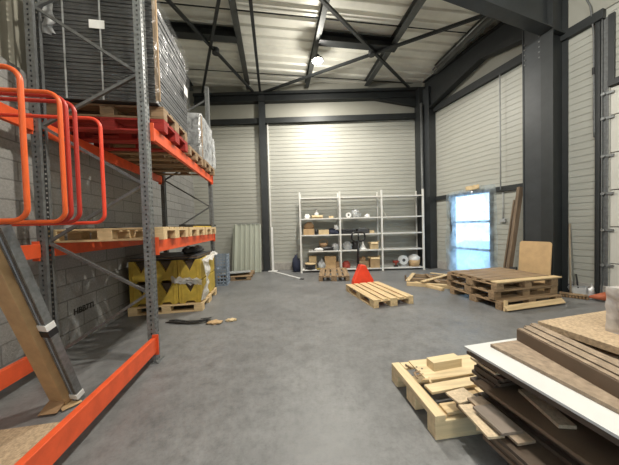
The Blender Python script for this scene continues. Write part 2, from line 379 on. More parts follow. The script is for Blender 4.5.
# far wall steelwork
mb = MB(); ibar(mb, (xl+.3,YB-.12,5.70), (3.75,YB-.12,5.70), .2, .24)
mb.prism([(2.2,5.58),(3.72,5.58),(3.72,5.28)], lambda x, z: V((x,YB-.18,z)), lambda x, z: V((x,YB-.06,z)))
mb.bar((xl+.3,YB-.14,5.86), (3.75,YB-.14,5.86), .14, .07)
struct(mb.build('eaves_beam', 'steel'), 'dark steel eaves beam along the far wall')
mb = MB(); mb.bar((xl+.1,YB-.06,4.98), (3.75,YB-.06,5.02), .12, .17); struct(mb.build('wall_girt', 'steel'), 'dark steel girt across the far wall')
mb = MB(); mb.box((-1.46,YB-.17,2.9), (.20,.02,5.8)); mb.box((-1.46,YB-.03,2.9), (.20,.02,5.8)); mb.box((-1.46,YB-.10,2.9), (.02,.14,5.8))
mb.box((-1.46,YB-.12,.01), (.28,.24,.02))
struct(mb.build('steel_column', 'steel_side'), 'slim dark steel column on the far wall')
mb = MB(); mb.box((-1.30,YB-.03,3.2), (.04,.04,3.5)); struct(mb.build('trim_3', 'white_metal'), 'pale vertical strip beside the slim column')
# corner column
mb = MB(); mb.box((3.72,YB-.20,2.9), (.20,.34,5.8)); mb.T = Matrix()
struct(mb.build('corner_post', 'steel', bevel=.005), 'dark corner post in the far right corner')
mb = MB(); rwbox(mb, .12, .16, .02, .28, 0, 5.7); rwbox(mb, .36, .40, .02, .28, 0, 5.7); rwbox(mb, .16, .36, .26, .28, 0, 5.7)
struct(mb.build('corner_column', 'steel_side'), 'dark steel column on the right wall by the corner')
mb = MB(); mb.tube([(3.655,7.59,.03),(3.655,7.59,5.25)], .04); o = mb.build('downpipe', 'galv_dull_or_shaded')
tag(o, 'grey vertical downpipe beside the far right corner column', 'pipe')
# right wall girts
mb = MB(); rwbox(mb, .0, 3.4, .0, .10, 4.92, 5.10); rwbox(mb, 3.4, 3.95, 0, .10, 4.88, 5.04); struct(mb.build('wall_girt', 'steel'), 'dark upper girt on the right wall')
mb = MB(); rwbox(mb, .0, SDO[0]-.06, .0, .07, 2.16, 2.28); rwbox(mb, SDO[1]+.06, 3.2, .0, .07, 2.16, 2.28); struct(mb.build('wall_girt', 'steel'), 'dark lower girt beside the glazed door')
# haunched rafter along the right wall
mb = MB(); prof = [(.16,4.95),(.56,5.10),(2.0,5.48),(2.9,5.28),(3.1,5.05),(3.1,5.95),(.16,5.95)]
mb.prism(prof, lambda s, z: RW(s,.17,z), lambda s, z: RW(s,.19,z))
for (a, b) in zip(prof[:4], prof[1:5]): mb.bar(RW(a[0],.18,a[1]), RW(b[0],.18,b[1]), .2, .02, up=(0,0,1))
mb.bar(RW(.16,.18,5.95), RW(3.1,.18,5.95), .2, .02)
struct(mb.build('haunched_beam', 'steel'), 'deep dark haunched beam along the right wall')
mb = MB(); mb.cyl(on_line((3.80,7.0,6.03), 4.9)+V((0,0,-.05)), on_line((3.80,7.0,6.03), 7.1)+V((0,0,-.05)), .022, n=8)
tag(mb.build('cable_conduit', 'galv'), 'thin bright conduit under the roof edge above the right wall', 'conduit')

# big double column and portal beam
def Hcol(s0, s1, o0, o1, z1, tf=.02):
    mb = MB(); rwbox(mb, s0, s1, o0, o0+tf, 0, z1); rwbox(mb, s0, s1, o1-tf, o1, 0, z1); sm_ = (s0+s1)/2; rwbox(mb, sm_-.007, sm_+.007, o0+tf, o1-tf, 0, z1); return mb
mb = Hcol(3.30, 3.48, .02, .50, 6.05); rwbox(mb, 3.25, 3.53, .0, .56, 0, .02)
rwbox(mb, 3.36, 3.47, .03, .49, 4.98, 5.0)
struct(mb.build('portal_column', 'steel'), 'large dark steel portal column on the right')
mb = MB(); rwbox(mb, 2.98, 3.0, .05, .47, 0, 5.6); rwbox(mb, 3.27, 3.29, .05, .47, 0, 5.6); rwbox(mb, 3.0, 3.27, .44, .455, 0, 5.6)
struct(mb.build('secondary_column', 'steel_side'), 'dark boxed steel column joined to the portal column')
for k in range(8):
    for s in (3.02, 3.26):
        mb = MB(); mb.cyl(RW(s,.45,5.0-.1*k), RW(s,.475,5.0-.1*k), .014, n=6)
        if k < 5: struct(mb.build('column_bolt', 'galv_dull_or_shaded'), 'bolt head on the column')
# portal beam: perpendicular to the right wall, out over the camera's right
pa, pb = RW(3.39, .40, 5.42), RW(3.39, 7.0, 5.62)
mb = MB(); UPW = V((0,0,1))
mb.prism([(.05,4.99),(7.5,4.99),(7.5,6.0),(.05,6.0)], lambda o_, z: RW(3.385,o_,z), lambda o_, z: RW(3.400,o_,z))
for a, b in (((.5,4.99),(7.5,4.99)), ((.05,6.0),(7.5,6.0))):
    mb.bar(RW(3.39,a[0],a[1]), RW(3.39,b[0],b[1]), .20, .02)
struct(mb.build('portal_beam', 'steel_side'), 'deep dark portal beam overhead at the upper right')

# glazed door in the right wall, daylight outside, plastic taped over
s0, s1, zt = SDO
fr = thing('door_1', 'dark framed glazed door in the right wall with bright daylight behind', None); fr['kind'] = 'structure'
mb = MB(); rwbox(mb, s0, s0+.07, -.1, .05, 0, zt); rwbox(mb, s1-.07, s1, -.1, .05, 0, zt); rwbox(mb, s0+.07, s1-.07, -.1, .05, zt-.07, zt); rwbox(mb, s0+.07, s1-.07, -.1, .05, 0, .05)
mb.build('door_frame', 'steel', fr, .004)
for z in (.70, 1.45):
    mb = MB(); rwbox(mb, s0+.07, s1-.07, -.06, .0, z-.03, z+.03); mb.build('glazing_bar', 'steel', fr)
for za, zb in ((.05,.67),(.73,1.42),(1.48,zt-.07)):
    mb = MB(); rwbox(mb, s0+.07, s1-.07, -.04, -.03, za, zb); mb.build('pane', 'glass', fr)
t = thing('plastic_sheet', 'wrinkled translucent plastic sheet taped over the bright glazed door', 'plastic sheet')
def fs(u, v):
    s = s0-.09 + u*(s1-s0+.22); z = .02 + v*(zt+.10) - .10*abs(u-.75)*v**6
    w = .030*math.sin(9*u + 5*v + 3*noise.noise(V((u*2,v*2,0)))) + .035*noise.noise(V((u*5,v*7,1.))) + .02*noise.noise(V((u*14,v*9,2.)))
    return RW(s + .02*noise.noise(V((0,v*6,3.))), .10+w, z)
mb = MB(); mb.grid(fs, 60, 80); mb.build('film', 'film_door', t, world=True)
mb = MB()
mb.grid(lambda u, v: RW(1.45+u*.38, .12+.03*noise.noise(V((u*6,v*6,7.))), 2.30+v*(.12+.05*noise.noise(V((u*5,0,1.))))), 16, 6); mb.build('tape_bunch', 'card_pale', t, world=True, solid=.004)
# outside ground
mb = MB(); mb.prism([(-1,-.3),(5,-.3),(5,-12),(-8,-12)], lambda s, o_: RW(s,o_,-.02), lambda s, o_: RW(s,o_,-.1)); struct(mb.build('yard', mat('yard', (.30,.45,.62), .8)), 'bluish ground outside the glazed door')

# sectional door at the right edge
d2 = thing('door_2', 'pale sectional door with horizontal panels at the right edge', None); d2['kind'] = 'structure'
for k in range(6):
    za = .02+.64*k; zb = min(za+.625, 3.68)
    mb = MB(); rwbox(mb, 4.0, 7.4, -.06, -.01, za, zb); mb.build('door_panel', 'door_panel', d2, .006)
mb = MB(); rwbox(mb, 4.0, 7.4, -.12, -.065, 0, 3.7); mb.build('seam_light_block', 'steel', d2)  # added slab behind the panels, blocks daylight leaking through the seams
mb = MB(); rwbox(mb, 3.84, 3.90, 0, .05, 0, 4.9); mb.build('jamb', 'steel', d2)
mb = MB(); rwbox(mb, 3.92, 3.985, .0, .012, 0, 4.9); rwbox(mb, 3.92, 3.93, .0, .06, 0, 4.9); mb.build('track', 'galv_dull_or_shaded', d2)
mb = MB(); rwbox(mb, 3.99, 7.4, 0, .06, 3.70, 3.80); mb.build('lintel', 'steel', d2)
mb = MB(); rwbox(mb, 3.99, 4.06, 0, .05, 3.80, 4.9); mb.build('jamb', 'steel', d2)
for z in (.62,1.24,1.88,2.53,3.18,3.6):
    mb = MB(); rwbox(mb, 3.90, 4.05, .0, .03, z-.018, z+.018); mb.cyl(RW(3.94,.02,z), RW(3.94,.07,z), .024, n=10); mb.build('roller_hinge', 'galv', d2)
mb = MB(); mb.tube([RW(3.62,.25,6.0), RW(3.70,.2,5.6), RW(3.80,.10,5.2), RW(3.83,.07,4.7), RW(3.835,.06,3.0), RW(3.835,.06,2.9)], .012)
tag(mb.build('electric_cable', 'galv_dull_or_shaded'), 'grey cable hanging down beside the sectional door track', 'cable')
mb = MB(); rwbox(mb, 3.815, 3.845, .05, .09, 4.0, 4.12); rwbox(mb, 3.82,3.84, .05,.07, 3.2, 4.0); tag(mb.build('control_box', 'black', bevel=.004), 'small black sensor box on the sectional door jamb', 'sensor')

# conduit and switch box by the door
t = thing('wall_switch', 'small grey switch box with vertical conduit on the right wall', 'switch', tuple(RW(2.33,0,0)))
mb = MB(); rwbox(mb, 2.27, 2.39, .012, .06, 1.42, 1.50); mb.build('switch_box', 'grey', t, .006, world=True)
mb = MB(); mb.cyl(RW(2.33,.03,1.50), RW(2.33,.03,2.15), .012, n=8); mb.cyl(RW(2.33,.115,2.2), RW(2.33,.115,4.9), .012, n=8); mb.build('conduit', 'grey', t, world=True)

# ------------------------------------------------------------------ pallets
def plank(cx, cy, cz, dx, dy, dz, j=0.):
    mb = MB(); mb.box((cx,cy,cz), (dx,dy,dz), random.uniform(-j,j)); return mb
def make_pallet(label, w, group=None, L=1.2, W=.8, name='wooden_pallet', j=0., ndeck=5):
    """long axis x, deck boards run along x, blocks at 3x3"""
    t = thing(name, label, 'pallet', (0,0,0), 0, group)
    bw = [.145,.10,.145,.10,.145] if ndeck == 5 else [.10]*ndeck
    for k in range(ndeck):
        y = -W/2 + bw[k]/2 + (W-(bw[0]+bw[-1])/2*2 + 0)*0 + (k/(ndeck-1))*(W-bw[0])
        if bw[k] < .12 and ndeck == 5: y = -W/2 + .145/2 + (k/(ndeck-1))*(W-.145)
        plank(0, y, .133, L, bw[k], .022, j).build('deck_board', w+'0', t, .003)
    for x in (-L/2+.072, 0, L/2-.072):
        plank(x, 0, .111, .145, W, .022).build('stringer_board', w+'1', t, .003)
        for y in (-W/2+.05, 0, W/2-.05):
            mb = MB(); mb.box((x, y, .061), (.145, .1 if y else .145, .078)); mb.build('block', w+'0', t, .004)
    for y in (-W/2+.05, 0, W/2-.05):
        plank(0, y, .011, L, .1 if y else .145, .022).build('bottom_board', w+'0', t, .003)
    return t
pine = make_pallet('clean pale pine pallet lying in the middle of the floor by the red pallet truck', 'pine')
pine.location = (1.31, 4.72, 0); pine.rotation_euler.z = rad(90+14.5)
old = make_pallet('small worn brown pallet on the floor in front of the shelving', 'oldwood')
old.location = (.66, 6.72, 0); old.rotation_euler.z = rad(90-5)

# stack of three by the column
big = make_pallet('worn brown pallet at the bottom of the stack of three by the column', 'oldwood', 'pallets stacked beside the column', 1.3, 1.05, j=.006, ndeck=6)
def stack_at(o, x, y, z, a): o.location = (x,y,z); o.rotation_euler.z = rad(a)
cs, sn = math.cos(rad(11)), math.sin(rad(11))
CX, CY = 3.03+.65*cs-.52*sn, 3.82+.65*sn+.52*cs
stack_at(big, CX+.02, CY-.03, 0, 12)
dup(big, (CX, CY+.04, .145), rad(9.5), 'worn brown pallet in the middle of the stack of three by the column', 'pallets stacked beside the column')
dup(big, (CX-.01, CY+.01, .29), rad(11.5), 'worn brown pallet with closed deck on top of the stack of three by the column', 'pallets stacked beside the column')
def board(name, label, cat, p, q, w, h, m, up=(0,0,1), group=None, bevel=.003):
    """one loose board between two points; mesh local to the middle with its grain along x"""
    p, q = V(p), V(q); c = (p+q)/2; d = (q-p); L = d.length; d.normalize()
    sd = V(up).cross(d).normalized(); u = d.cross(sd)
    R = Matrix((d, sd, u)).transposed().to_4x4()
    mb = MB(); mb.box((0,0,0), (L,w,h)); o = mb.build(name, m, None, bevel)
    o.matrix_world = Matrix.Translation(c) @ R
    return tag(o, label, cat, group)
# top deck filler boards + pale edge planks
def SP(a, b, z): return V((CX + a*math.cos(rad(11.5)) - b*math.sin(rad(11.5)), CY + a*math.sin(rad(11.5)) + b*math.cos(rad(11.5)), z))
for k, b in enumerate((-.39,-.19,.0,.19,.38)):
    pass
board('wood_plank', 'pale plank along the front edge on top of the pallet stack', 'plank', SP(-.66,-.47,.446), SP(.70,-.47,.446), .13, .02, 'pine0')
for k, b in enumerate((-.30,-.12,.06,.24,.42)):
    board('wood_plank', 'brown plank laid flat across the top of the pallet stack', 'plank', SP(-.64,b,.447), SP(.63,b,.447), .165, .02, 'oldwood0', group='planks on the pallet stack')
board('wood_plank', 'pale plank leaning on the floor along the bottom of the pallet stack', 'plank', SP(-.62,-.62,.055), SP(.62,-.60,.065), .09, .02, 'pine0', up=(0,-.75,.65))
board('wood_batten', 'short pale upright batten end at the near corner of the pallet stack', 'batten', SP(-.60,-.60,.0), SP(-.57,-.585,.17), .05, .03, 'pine0', up=(0,-1,0))

# broken pallet further back
t = thing('broken_pallet', 'broken half dismantled pallet left of the tall pallet stack', 'pallet', (2.95,5.62,0), rad(-20))
for (x0,y0,x1,y1,z,w,h,m) in ((-.62,-.33,.42,-.42,.04,.10,.08,'pine0'), (-.60,.12,.62,-.05,.05,.09,.08,'oldwood0'), (-.45,.62,.70,.50,.05,.09,.08,'oldwood0')):
    mb = MB(); mb.bar((x0,y0,z), (x1,y1,z), w, h); mb.build('bearer', m, t, .004)
for (x0,y0,x1,y1,z,m) in ((-.60,-.30,-.40,.66,.10,'pine1'), (-.30,-.42,.45,.60,.125,'pine1'), (.05,-.30,-.10,.62,.10,'oldwood1'), (.25,-.2,.62,.58,.105,'oldwood1'), (.0,.62,.75,.30,.13,'pine0')):
    mb = MB(); mb.bar((x0,y0,z), (x1,y1,z), .09, .02); mb.build('deck_board', m, t, .003)
mb = MB(); mb.box((-.63,.10,.08), (.04,.1,.14)); mb.build('block', 'darkwood0', t, .003)
board('wood_batten', 'pale loose batten on the floor in front of the broken pallet', 'batten', (2.50,5.62,.03), (2.80,4.98,.03), .09, .06, 'pine0')

# ------------------------------------------------------------------ pallet truck
t = thing('pallet_truck', 'red hand pallet truck with black handle parked behind the pale pine pallet', 'pallet truck', (1.17,5.62,0), rad(14.5))
mb = MB(); mb.prism([(-.27,.06),(.27,.06),(.25,.16),(.05,.52),(-.05,.52),(-.25,.16)], lambda x, z: V((x,-.22,z)), lambda x, z: V((x*.85,-.02,z))); mb.build('body', 'truck_red', t, .012)
for x in (-.19, .19):
    mb = MB(); mb.box((x,-.75,.066), (.15,1.1,.045)); mb.build('fork', 'truck_red', t, .008)
mb = MB(); mb.cyl((0,.06,.10), (0,.06,.45), .05); mb.cyl((0,.06,.45), (0,.06,.52), .035); mb.build('pump', 'black', t)
for x in (-.075, .075):
    mb = MB(); mb.cyl((x-.03,.08,.09), (x+.03,.08,.09), .09, n=20); mb.build('wheel', 'rubber', t)
h = MB(); h.cyl((0,.08,.42), (0.0,.02,1.08), .03); hb = h.build('handle_bar', 'black', t)
path = []
for k in range(25):
    a = 2*math.pi*k/24; x = .17*math.copysign(abs(math.cos(a))**.6, math.cos(a)); z = .11*math.copysign(abs(math.sin(a))**.6, math.sin(a)); path.append((x, .02, 1.17+z))
mb = MB(); mb.tube(path[:-1], .02, closed=True); mb.cyl((0,.02,1.06),(0,.02,1.28),.016); mb.build('grip', 'black', hb)

# ------------------------------------------------------------------ foreground pallet (right)
t = thing('wooden_pallet', 'cream wooden pallet with broken deck in the foreground beside the board pile', 'pallet', (.725,2.155,0), rad(7)); t.scale = (1,.92,1)
def lb(n, x0, x1, y0, y1, z0, z1, m, rz=0): 
    mb = MB(); mb.box(((x0+x1)/2,(y0+y1)/2,(z0+z1)/2), (x1-x0,y1-y0,z1-z0), rz); return mb.build(n, m, t, .004)
for x in (0, .52, 1.04):
    lb('block', x, x+.12, -.12, 0, .02, .12, 'cream0'); lb('block', x, x+.12, -.42, -.28, .02, .12, 'cream0')
lb('block', 0, .30, -.68, -.58, .02, .125, 'cream0'); lb('block', .52, .66, -.68, -.58, .02, .12, 'cream0'); lb('block', 1.04, 1.16, -.68, -.58, .02, .12, 'cream0')
lb('bottom_board', 0, 1.16, -.11, 0, 0, .02, 'cream0'); lb('bottom_board', 0, 1.16, -.68, -.58, 0, .02, 'cream0')
lb('edge_board', 0, .075, -.68, 0, .12, .165, 'cream1'); lb('edge_board', .075, .10, -.66, 0, .12, .145, 'pine1')
lb('stringer_board', .50, .62, -.66, 0, .12, .14, 'cream1'); lb('stringer_board', 1.04, 1.16, -.68, 0, .12, .14, 'cream1')
lb('deck_board', .08, .50, -.10, -.005, .141, .163, 'cream0'); lb('deck_board', .16, .92, -.30, -.015, .163, .178, 'cream0')
lb('deck_board', .12, .80, -.42, -.32, .141, .163, 'cream0', .08); lb('deck_board', .10, .55, -.655, -.56, .141, .163, 'pine0', .02)
lb('deck_board', .30, 1.16, -.52, -.44, .10, .12, 'pine0', -.1)
mb = MB()
mb.add([(.12,-.30,.15),(.22,-.32,.15),(.55,-.30,.15),(.52,-.22,.15),(.12,-.30,.175),(.22,-.32,.175),(.55,-.30,.175),(.52,-.22,.175)], [(0,3,2,1),(4,5,6,7),(0,1,5,4),(1,2,6,5),(2,3,7,6),(3,0,4,7)])
o = mb.build('splintered_board', 'pine0', t, .002)
board('wood_block', 'thick pale wooden block resting on the foreground pallet', 'wood block', (1.02,2.03,.215), (1.30,2.09,.215), .09, .075, 'cream0')
for k in range(9):
    a = random.uniform(0,3); x, y = .84+random.uniform(0,.10), 1.84+random.uniform(0,.22)
    board('wood_splinter', 'small dark wood splinter lying loose on the foreground pallet', 'splinter', (x,y,.17), (x+.06*math.cos(a),y+.06*math.sin(a),.176), .014, .008, random.choice(['darkwood0','oldwood0','pine0']), group='splinters on the foreground pallet', bevel=0)

# ------------------------------------------------------------------ board pile (right foreground)
PA = rad(11.5); PU = V((math.cos(PA), math.sin(PA), 0)); PV = V((math.sin(PA), -math.cos(PA), 0)); TIP = V((1.04,1.60,0))
def PP(a, b, z): return TIP + PU*a + PV*b + V((0,0,z))
def slab(name, label, a0, a1, b0, b1, z0, z1, m, rot=0., group=None, cat='board', bevel=.0015):
    """sheet: local x along PV (its length)"""
    c = PP((a0+a1)/2, (b0+b1)/2, (z0+z1)/2); mb = MB(); mb.box((0,0,0), (abs(b1-b0), abs(a1-a0), z1-z0)); o = mb.build(name, m, None, bevel)
    o.location = c; o.rotation_euler = (0,0,PA-math.pi/2+rad(rot)); return tag(o, label, cat, group)
# two carrying beams on the floor
for k, b in enumerate((.35, 1.25, 2.05)):
    slab('timber_bearer', 'dark timber bearer on the floor under the board pile', .10, 2.2, b, b+.10, 0, .10, 'darkwood0', group='bearers under the board pile', cat='timber')
z = .10; ks = 0
starts = (-.02,-.05,-.07,-.06,-.08,-.08,.10,.14,.12,.10,.07,.05,.34,.35,.33,.36,.24,.25,.08,.04,.02)
cols = ('lam_dark','lam_dark','lam_brown','lam_dark','lam_brown','lam_dark','lam_dark')
for n_, a0 in enumerate(starts):
    grp = 'dark boards low in the pile' if n_ < 6 else 'dark boards in the middle of the pile' if n_ < 14 else 'brown boards under the top sheets'
    lab = 'long dark laminated board in the lower layers of the pile' if n_ < 6 else 'long dark laminated board in the middle layers of the pile' if n_ < 14 else 'long brown laminated board just under the top sheets of the pile'
    w1 = random.uniform(.26,.40); rt = random.uniform(-.5,.5)
    b0 = random.uniform(-.03,.06) if n_ > 3 else .20
    slab('laminate_board', lab, a0, a0+w1, b0, 2.45, z, z+.0215, cols[n_ % 7], rt, grp)
    slab('laminate_board', lab, a0+w1+.04, 1.30, random.uniform(-.02,.05) if n_ > 3 else .22, 2.45, z, z+.0215, cols[(n_+3) % 7], 0, grp)
    slab('laminate_board', lab, 1.32, 2.1, random.uniform(-.02,.05) if n_ > 3 else .22, 2.45, z, z+.0215, cols[(n_+2) % 7], 0, grp)
    z += .0228
z = .585
slab('white_sheet', 'large white laminated sheet sticking out of the top of the board pile', 0, 1.5, 0, 2.5, .585, .600, 'lam_white')
slab('chipboard_sheet', 'large worn tan chipboard sheet lying on the white sheet', .14, .80, .06, 2.5, .602, .622, 'chip_top', -.6)
def pinned(name, label, a, b, w, ln, z0, z1, m, rot, cat='board', bevel=.0015, group=None):
    """board pinned at its far left corner (a, b), turned by rot degrees"""
    mb = MB(); mb.box((ln/2, w/2, 0), (ln,w,z1-z0)); o = mb.build(name, m, None, bevel); o.location = PP(a, b, (z0+z1)/2); o.rotation_euler = (0,0,PA-math.pi/2+rad(rot)); return tag(o, label, cat, group)
for k in range(5):
    ra = rad(14)
    pinned('board_strip', ['front brown laminated strip standing on edge on top of the pile','second brown laminated strip standing on edge from the front','third brown laminated strip standing on edge from the front','fourth brown laminated strip standing on edge from the front','rear brown laminated strip standing on edge next to the raw chipboard'][k],
         .37+.043*k, .06+.0-.010*k+.012*(k % 2), .040, 1.7, .623, .700, 'lam_strip', -14)
    o = COL.objects[-1]; mb = MB(); mb.box((.85,.022,.042+.003*(k % 2)), (1.7,.030,.006)); mb.build('raw_edge', 'chip_top', o)
for k in range(2):
    slab('chipboard_sheet', ['lower raw chipboard sheet right of the brown strips','upper raw chipboard sheet carrying the wrapped box'][k], .82-.13*k, 1.90, .0-.03*k, 1.9, .623+.028*k, .650+.045*k, 'chip', 0.0+1.5*k)
slab('chipboard_offcut', 'narrow pale offcut sticking out behind the raw chipboard', 1.10, 1.66, -.13, .06, .600, .6225, 'chip', 0)
t = thing('wrapped_box', 'low carton wrapped in wrinkled translucent film on the raw chipboard', 'box', tuple(PP(.895,.22,.696)), PA-rad(3))
mb = MB(); mb.box((.42,-.30,.14), (.80,.56,.28)); mb.build('carton', 'card_dark', t, .01)
def wrap(cx, cy, cz, dx, dy, dz, amp, nu=40, nv=14, seed=0., closed_top=True):
    """film pulled round a box: side skirt with wrinkles + top"""
    m_ = MB()
    def side(u, v):
        p = u*4; k = int(p) % 4; q = p-int(p); cor = [(-1,-1),(1,-1),(1,1),(-1,1)]
        a, b = cor[k], cor[(k+1) % 4]; x = a[0]+(b[0]-a[0])*q; y = a[1]+(b[1]-a[1])*q
        n_ = amp*noise.noise(V((x*4+seed, y*4, v*6))) + amp*.6*noise.noise(V((x*11, y*11+seed, v*14)))
        s_ = 1+n_; return V((cx+x*dx/2*s_, cy+y*dy/2*s_, cz-dz/2+v*dz))
    m_.grid(side, nu, nv)
    if closed_top: m_.grid(lambda u, v: V((cx+(u*2-1)*dx/2, cy+(v*2-1)*dy/2, cz+dz/2+amp*.3*noise.noise(V((u*6+seed,v*6,0))))), 12, 12)
    return m_
wrap(.42,-.30,.148,.83,.60,.296,.02).build('film', 'film_box', t)
# offcuts on the steps of the pile
for k in range(4):
    pinned('board_offcut', 'short dark offcut in the small stack under the light offcut at the pile tip', .10+.01*(k % 2), -.04+.01*k, .20, .17+.02*(k % 2), .3745+.0228*k, .396+.0228*k, 'lam_dark', 0, group='short dark offcuts under the pile tip')
pinned('board_offcut', 'short light offcut at the pile tip just under the white sheet', .10, -.05, .12, .19, .466, .482, 'chip_light', -2)
pinned('board_offcut', 'longer light offcut lower down on the step of the pile', .21, .19, .085, .27, .3745, .394, 'chip_light', -18)
pinned('board_offcut', 'grey laminated offcut lying on the lower left of the pile', -.07, .13, .13, .20, .271, .288, 'lam_grey', -4)
pinned('board_offcut', 'pale strip lying under the grey laminated offcut', -.11, .06, .10, .24, .238, .253, 'chip_light', -8)
pinned('board_offcut', 'second pale strip lying under the grey laminated offcut', -.02, .04, .11, .34, .2545, .270, 'chip_top', -4)
pinned('board_offcut', 'square pale offcut at the left tip of the pile', -.10, -.06, .16, .11, .238, .252, 'chip_light', 4)

# ------------------------------------------------------------------ fibreboard, timber, broom etc. by the column
def rounded(w, h, r, n=5):
    pts = []
    for cx, cz, a0 in ((w/2-r, h-r, 0), (-w/2+r, h-r, 90)):
        for k in range(n+1):
            a = rad(a0+90*k/n); pts.append((cx+r*math.cos(a), cz+r*math.sin(a)))
    return [(w/2,0)] + pts + [(-w/2,0)]
mb = MB(); mb.prism(rounded(.52,1.03,.05), lambda x, z: V((x,0,z)), lambda x, z: V((x,.02,z)))
o = mb.build('fibreboard', 'fibre', None, .002); o.location = RW(3.215,.615,0); o.rotation_euler = (rad(-5),0,rad(-71.3)); tag(o, 'tan fibreboard panel with rounded corners leaning on the dark column', 'panel')
board('timber_post', 'old brown timber post leaning against the dark column', 'timber', (4.22,5.06,.0), (4.52,5.05,2.16), .09, .07, 'darkwood0', up=(0,-1,0))
board('timber_batten', 'thin brown batten leaning beside the old timber post', 'timber', (4.19,5.16,.0), (4.49,5.16,1.9), .04, .03, 'darkwood0', up=(0,-1,0))
mb = MB(); mb.lump((4.30,4.98,0), (.09,.09,.30), 3, .3); tag(mb.build('rubbish_bag', 'black'), 'black rubbish bag behind the fibreboard panel', 'bag')

t = thing('push_broom', 'push broom with brown handle leaning against the wall right of the column', 'broom', tuple(RW(3.62,.36,0)), rad(0))
mb = MB(); mb.cyl(RW(3.66,.36,.06), RW(3.505,.035,1.36), .014); mb.build('handle', 'broomwood', t, world=True)
mb = MB(); mb.bar(RW(3.53,.42,.07), RW(3.84,.26,.07), .06, .035); mb.build('brush_head', 'oldwood0', t, .004, world=True)
mb = MB()
for k in range(9):
    p = RW(3.54,.42,0).lerp(RW(3.83,.26,0), k/8); mb.cyl(p+V((0,0,.055)), p+V((.0,-.01,0.0)), .016, .022, n=7)
mb.build('bristles', 'card_dark', t, world=True)
t = thing('dustpan', 'silver metal dustpan lying beside the push broom', 'dustpan', tuple(RW(3.66,.16,0)))
mb = MB(); mb.T = Matrix.Translation(RW(3.70,.17,.10)) @ Matrix.Rotation(rad(-19),4,'Z') @ Matrix.Rotation(rad(40),4,'X')
mb.box((0,0,0),(.26,.20,.006)); mb.box((-.13,0,.02),(.006,.2,.05)); mb.box((.13,0,.02),(.006,.2,.05)); mb.box((0,.10,.02),(.26,.006,.05)); mb.build('pan', 'silver', t, world=True)
mb = MB(); mb.cyl(RW(3.66,.12,.13), RW(3.60,.05,.40), .012, n=8); mb.build('handle', 'black', t, world=True)
mb = MB(); mb.lump(tuple(RW(3.83,.12,0)), (.055,.05,.13), 5, .5, 12, 8); tag(mb.build('foil_scrap', 'silver'), 'crumpled silver white packaging scrap right of the dustpan', 'scrap')
mb = MB(); mb.lump(tuple(RW(3.56,.10,0)), (.05,.05,.12), 9, .5, 12, 8); tag(mb.build('cloth_bundle', 'navy'), 'dark crumpled cloth bundle left of the dustpan', 'cloth')
board('wood_stick', 'short pale stick propped on the floor left of the push broom', 'stick', tuple(RW(3.50,.62,.02)), tuple(RW(3.44,.42,.25)), .035, .02, 'pine0', up=(0,-1,0))
t = thing('orange_cone', 'faded orange cone lying on its side by the sectional door', 'cone', tuple(RW(3.90,.18,0)))
Ax = Matrix.Rotation(rad(-82),4,'Y')
mb = MB(); mb.cyl(RW(4.04,.16,.10), RW(3.86,.27,.06), .085, .018, n=16); mb.build('cone_body', 'faded_orange', t, world=True)
mb = MB(); mb.cyl(RW(4.04,.16,.105), RW(4.055,.15,.11), .105, n=4); mb.build('cone_base', 'black', t, world=True)

# ------------------------------------------------------------------ white shelving unit
XS = (-.28,.965,2.27,3.56); YS, YR = 7.36, 7.84; HS = 2.52; LV = (.09,.675,1.18,1.69,2.34)
t = thing('shelving_unit', 'long white metal shelving unit with three bays against the far wall', 'shelving', (1.64,7.6,0))
for x in XS:
    for y in (YS, YR):
        mb = MB(); mb.box((x,y,HS/2), (.05,.006,HS)); mb.box((x-.022,y+(.02 if y == YS else -.02),HS/2), (.006,.04,HS)); mb.box((x,y,.004), (.07,.05,.008)); mb.build('upright', 'white_metal', t, world=True)
for b in range(3):
    for i, z in enumerate(LV):
        x0, x1 = XS[b]+.02, XS[b+1]-.02
        if b == 0 and i == 1: x0 += .22
        mb = MB()
        if 1: mb.box(((x0+x1)/2,(YS+YR)/2,z-.012), (x1-x0,YR-YS-.02,.014))
        for y in (YS+.006, YR-.006): mb.box(((x0+x1)/2,y,z-.018), (x1-x0,.008,.036))
        mb.build('shelf' if i < 4 else 'top_beam', 'white_metal', t, .002, world=True)
mb = MB(); mb.bar((2.29,YR-.02,2.2), (2.62,YR-.02,1.6), .02, .004); mb.build('brace', 'white_metal', t, world=True)

def carton(x, y, z, w, d, h, label, rz=0., m='card', flaps=False, group=None):
    t = thing('cardboard_box', label, 'box', (x,y,z), rz, group)
    mb = MB()
    if not flaps: mb.box((0,0,h/2), (w,d,h)); mb.build('carton', m, t, .004)
    else:
        for c, s in (((0,-d/2,h/2),(w,.006,h)),((0,d/2,h/2),(w,.006,h)),((-w/2,0,h/2),(.006,d,h)),((w/2,0,h/2),(.006,d,h)),((0,0,.003),(w,d,.006))): mb.box(c, s)
        mb.build('carton', m, t)
        for sx in (-1,1):
            f = MB(); f.bar((sx*w/2,0,h), (sx*(w/2+.05),0,h+.03*(1 if sx > 0 else -1.2)), d*.95, .005, up=(0,0,1)); f.build('flap', 'card_pale', t)
        f = MB(); f.bar((0,-d/2,h), (0,-d/2-.05,h-.05), w*.95, .005); f.build('flap', 'card_pale', t)
    if not flaps:
        f = MB(); f.box((0,0,h+.0006), (.045,d*.98,.001)); f.build('tape', 'card_dark', t)
    return t
YM = 7.55
def item(name, label, cat, m, fn):
    mb = MB(); fn(mb); return tag(mb.build(name, m, None), label, cat)
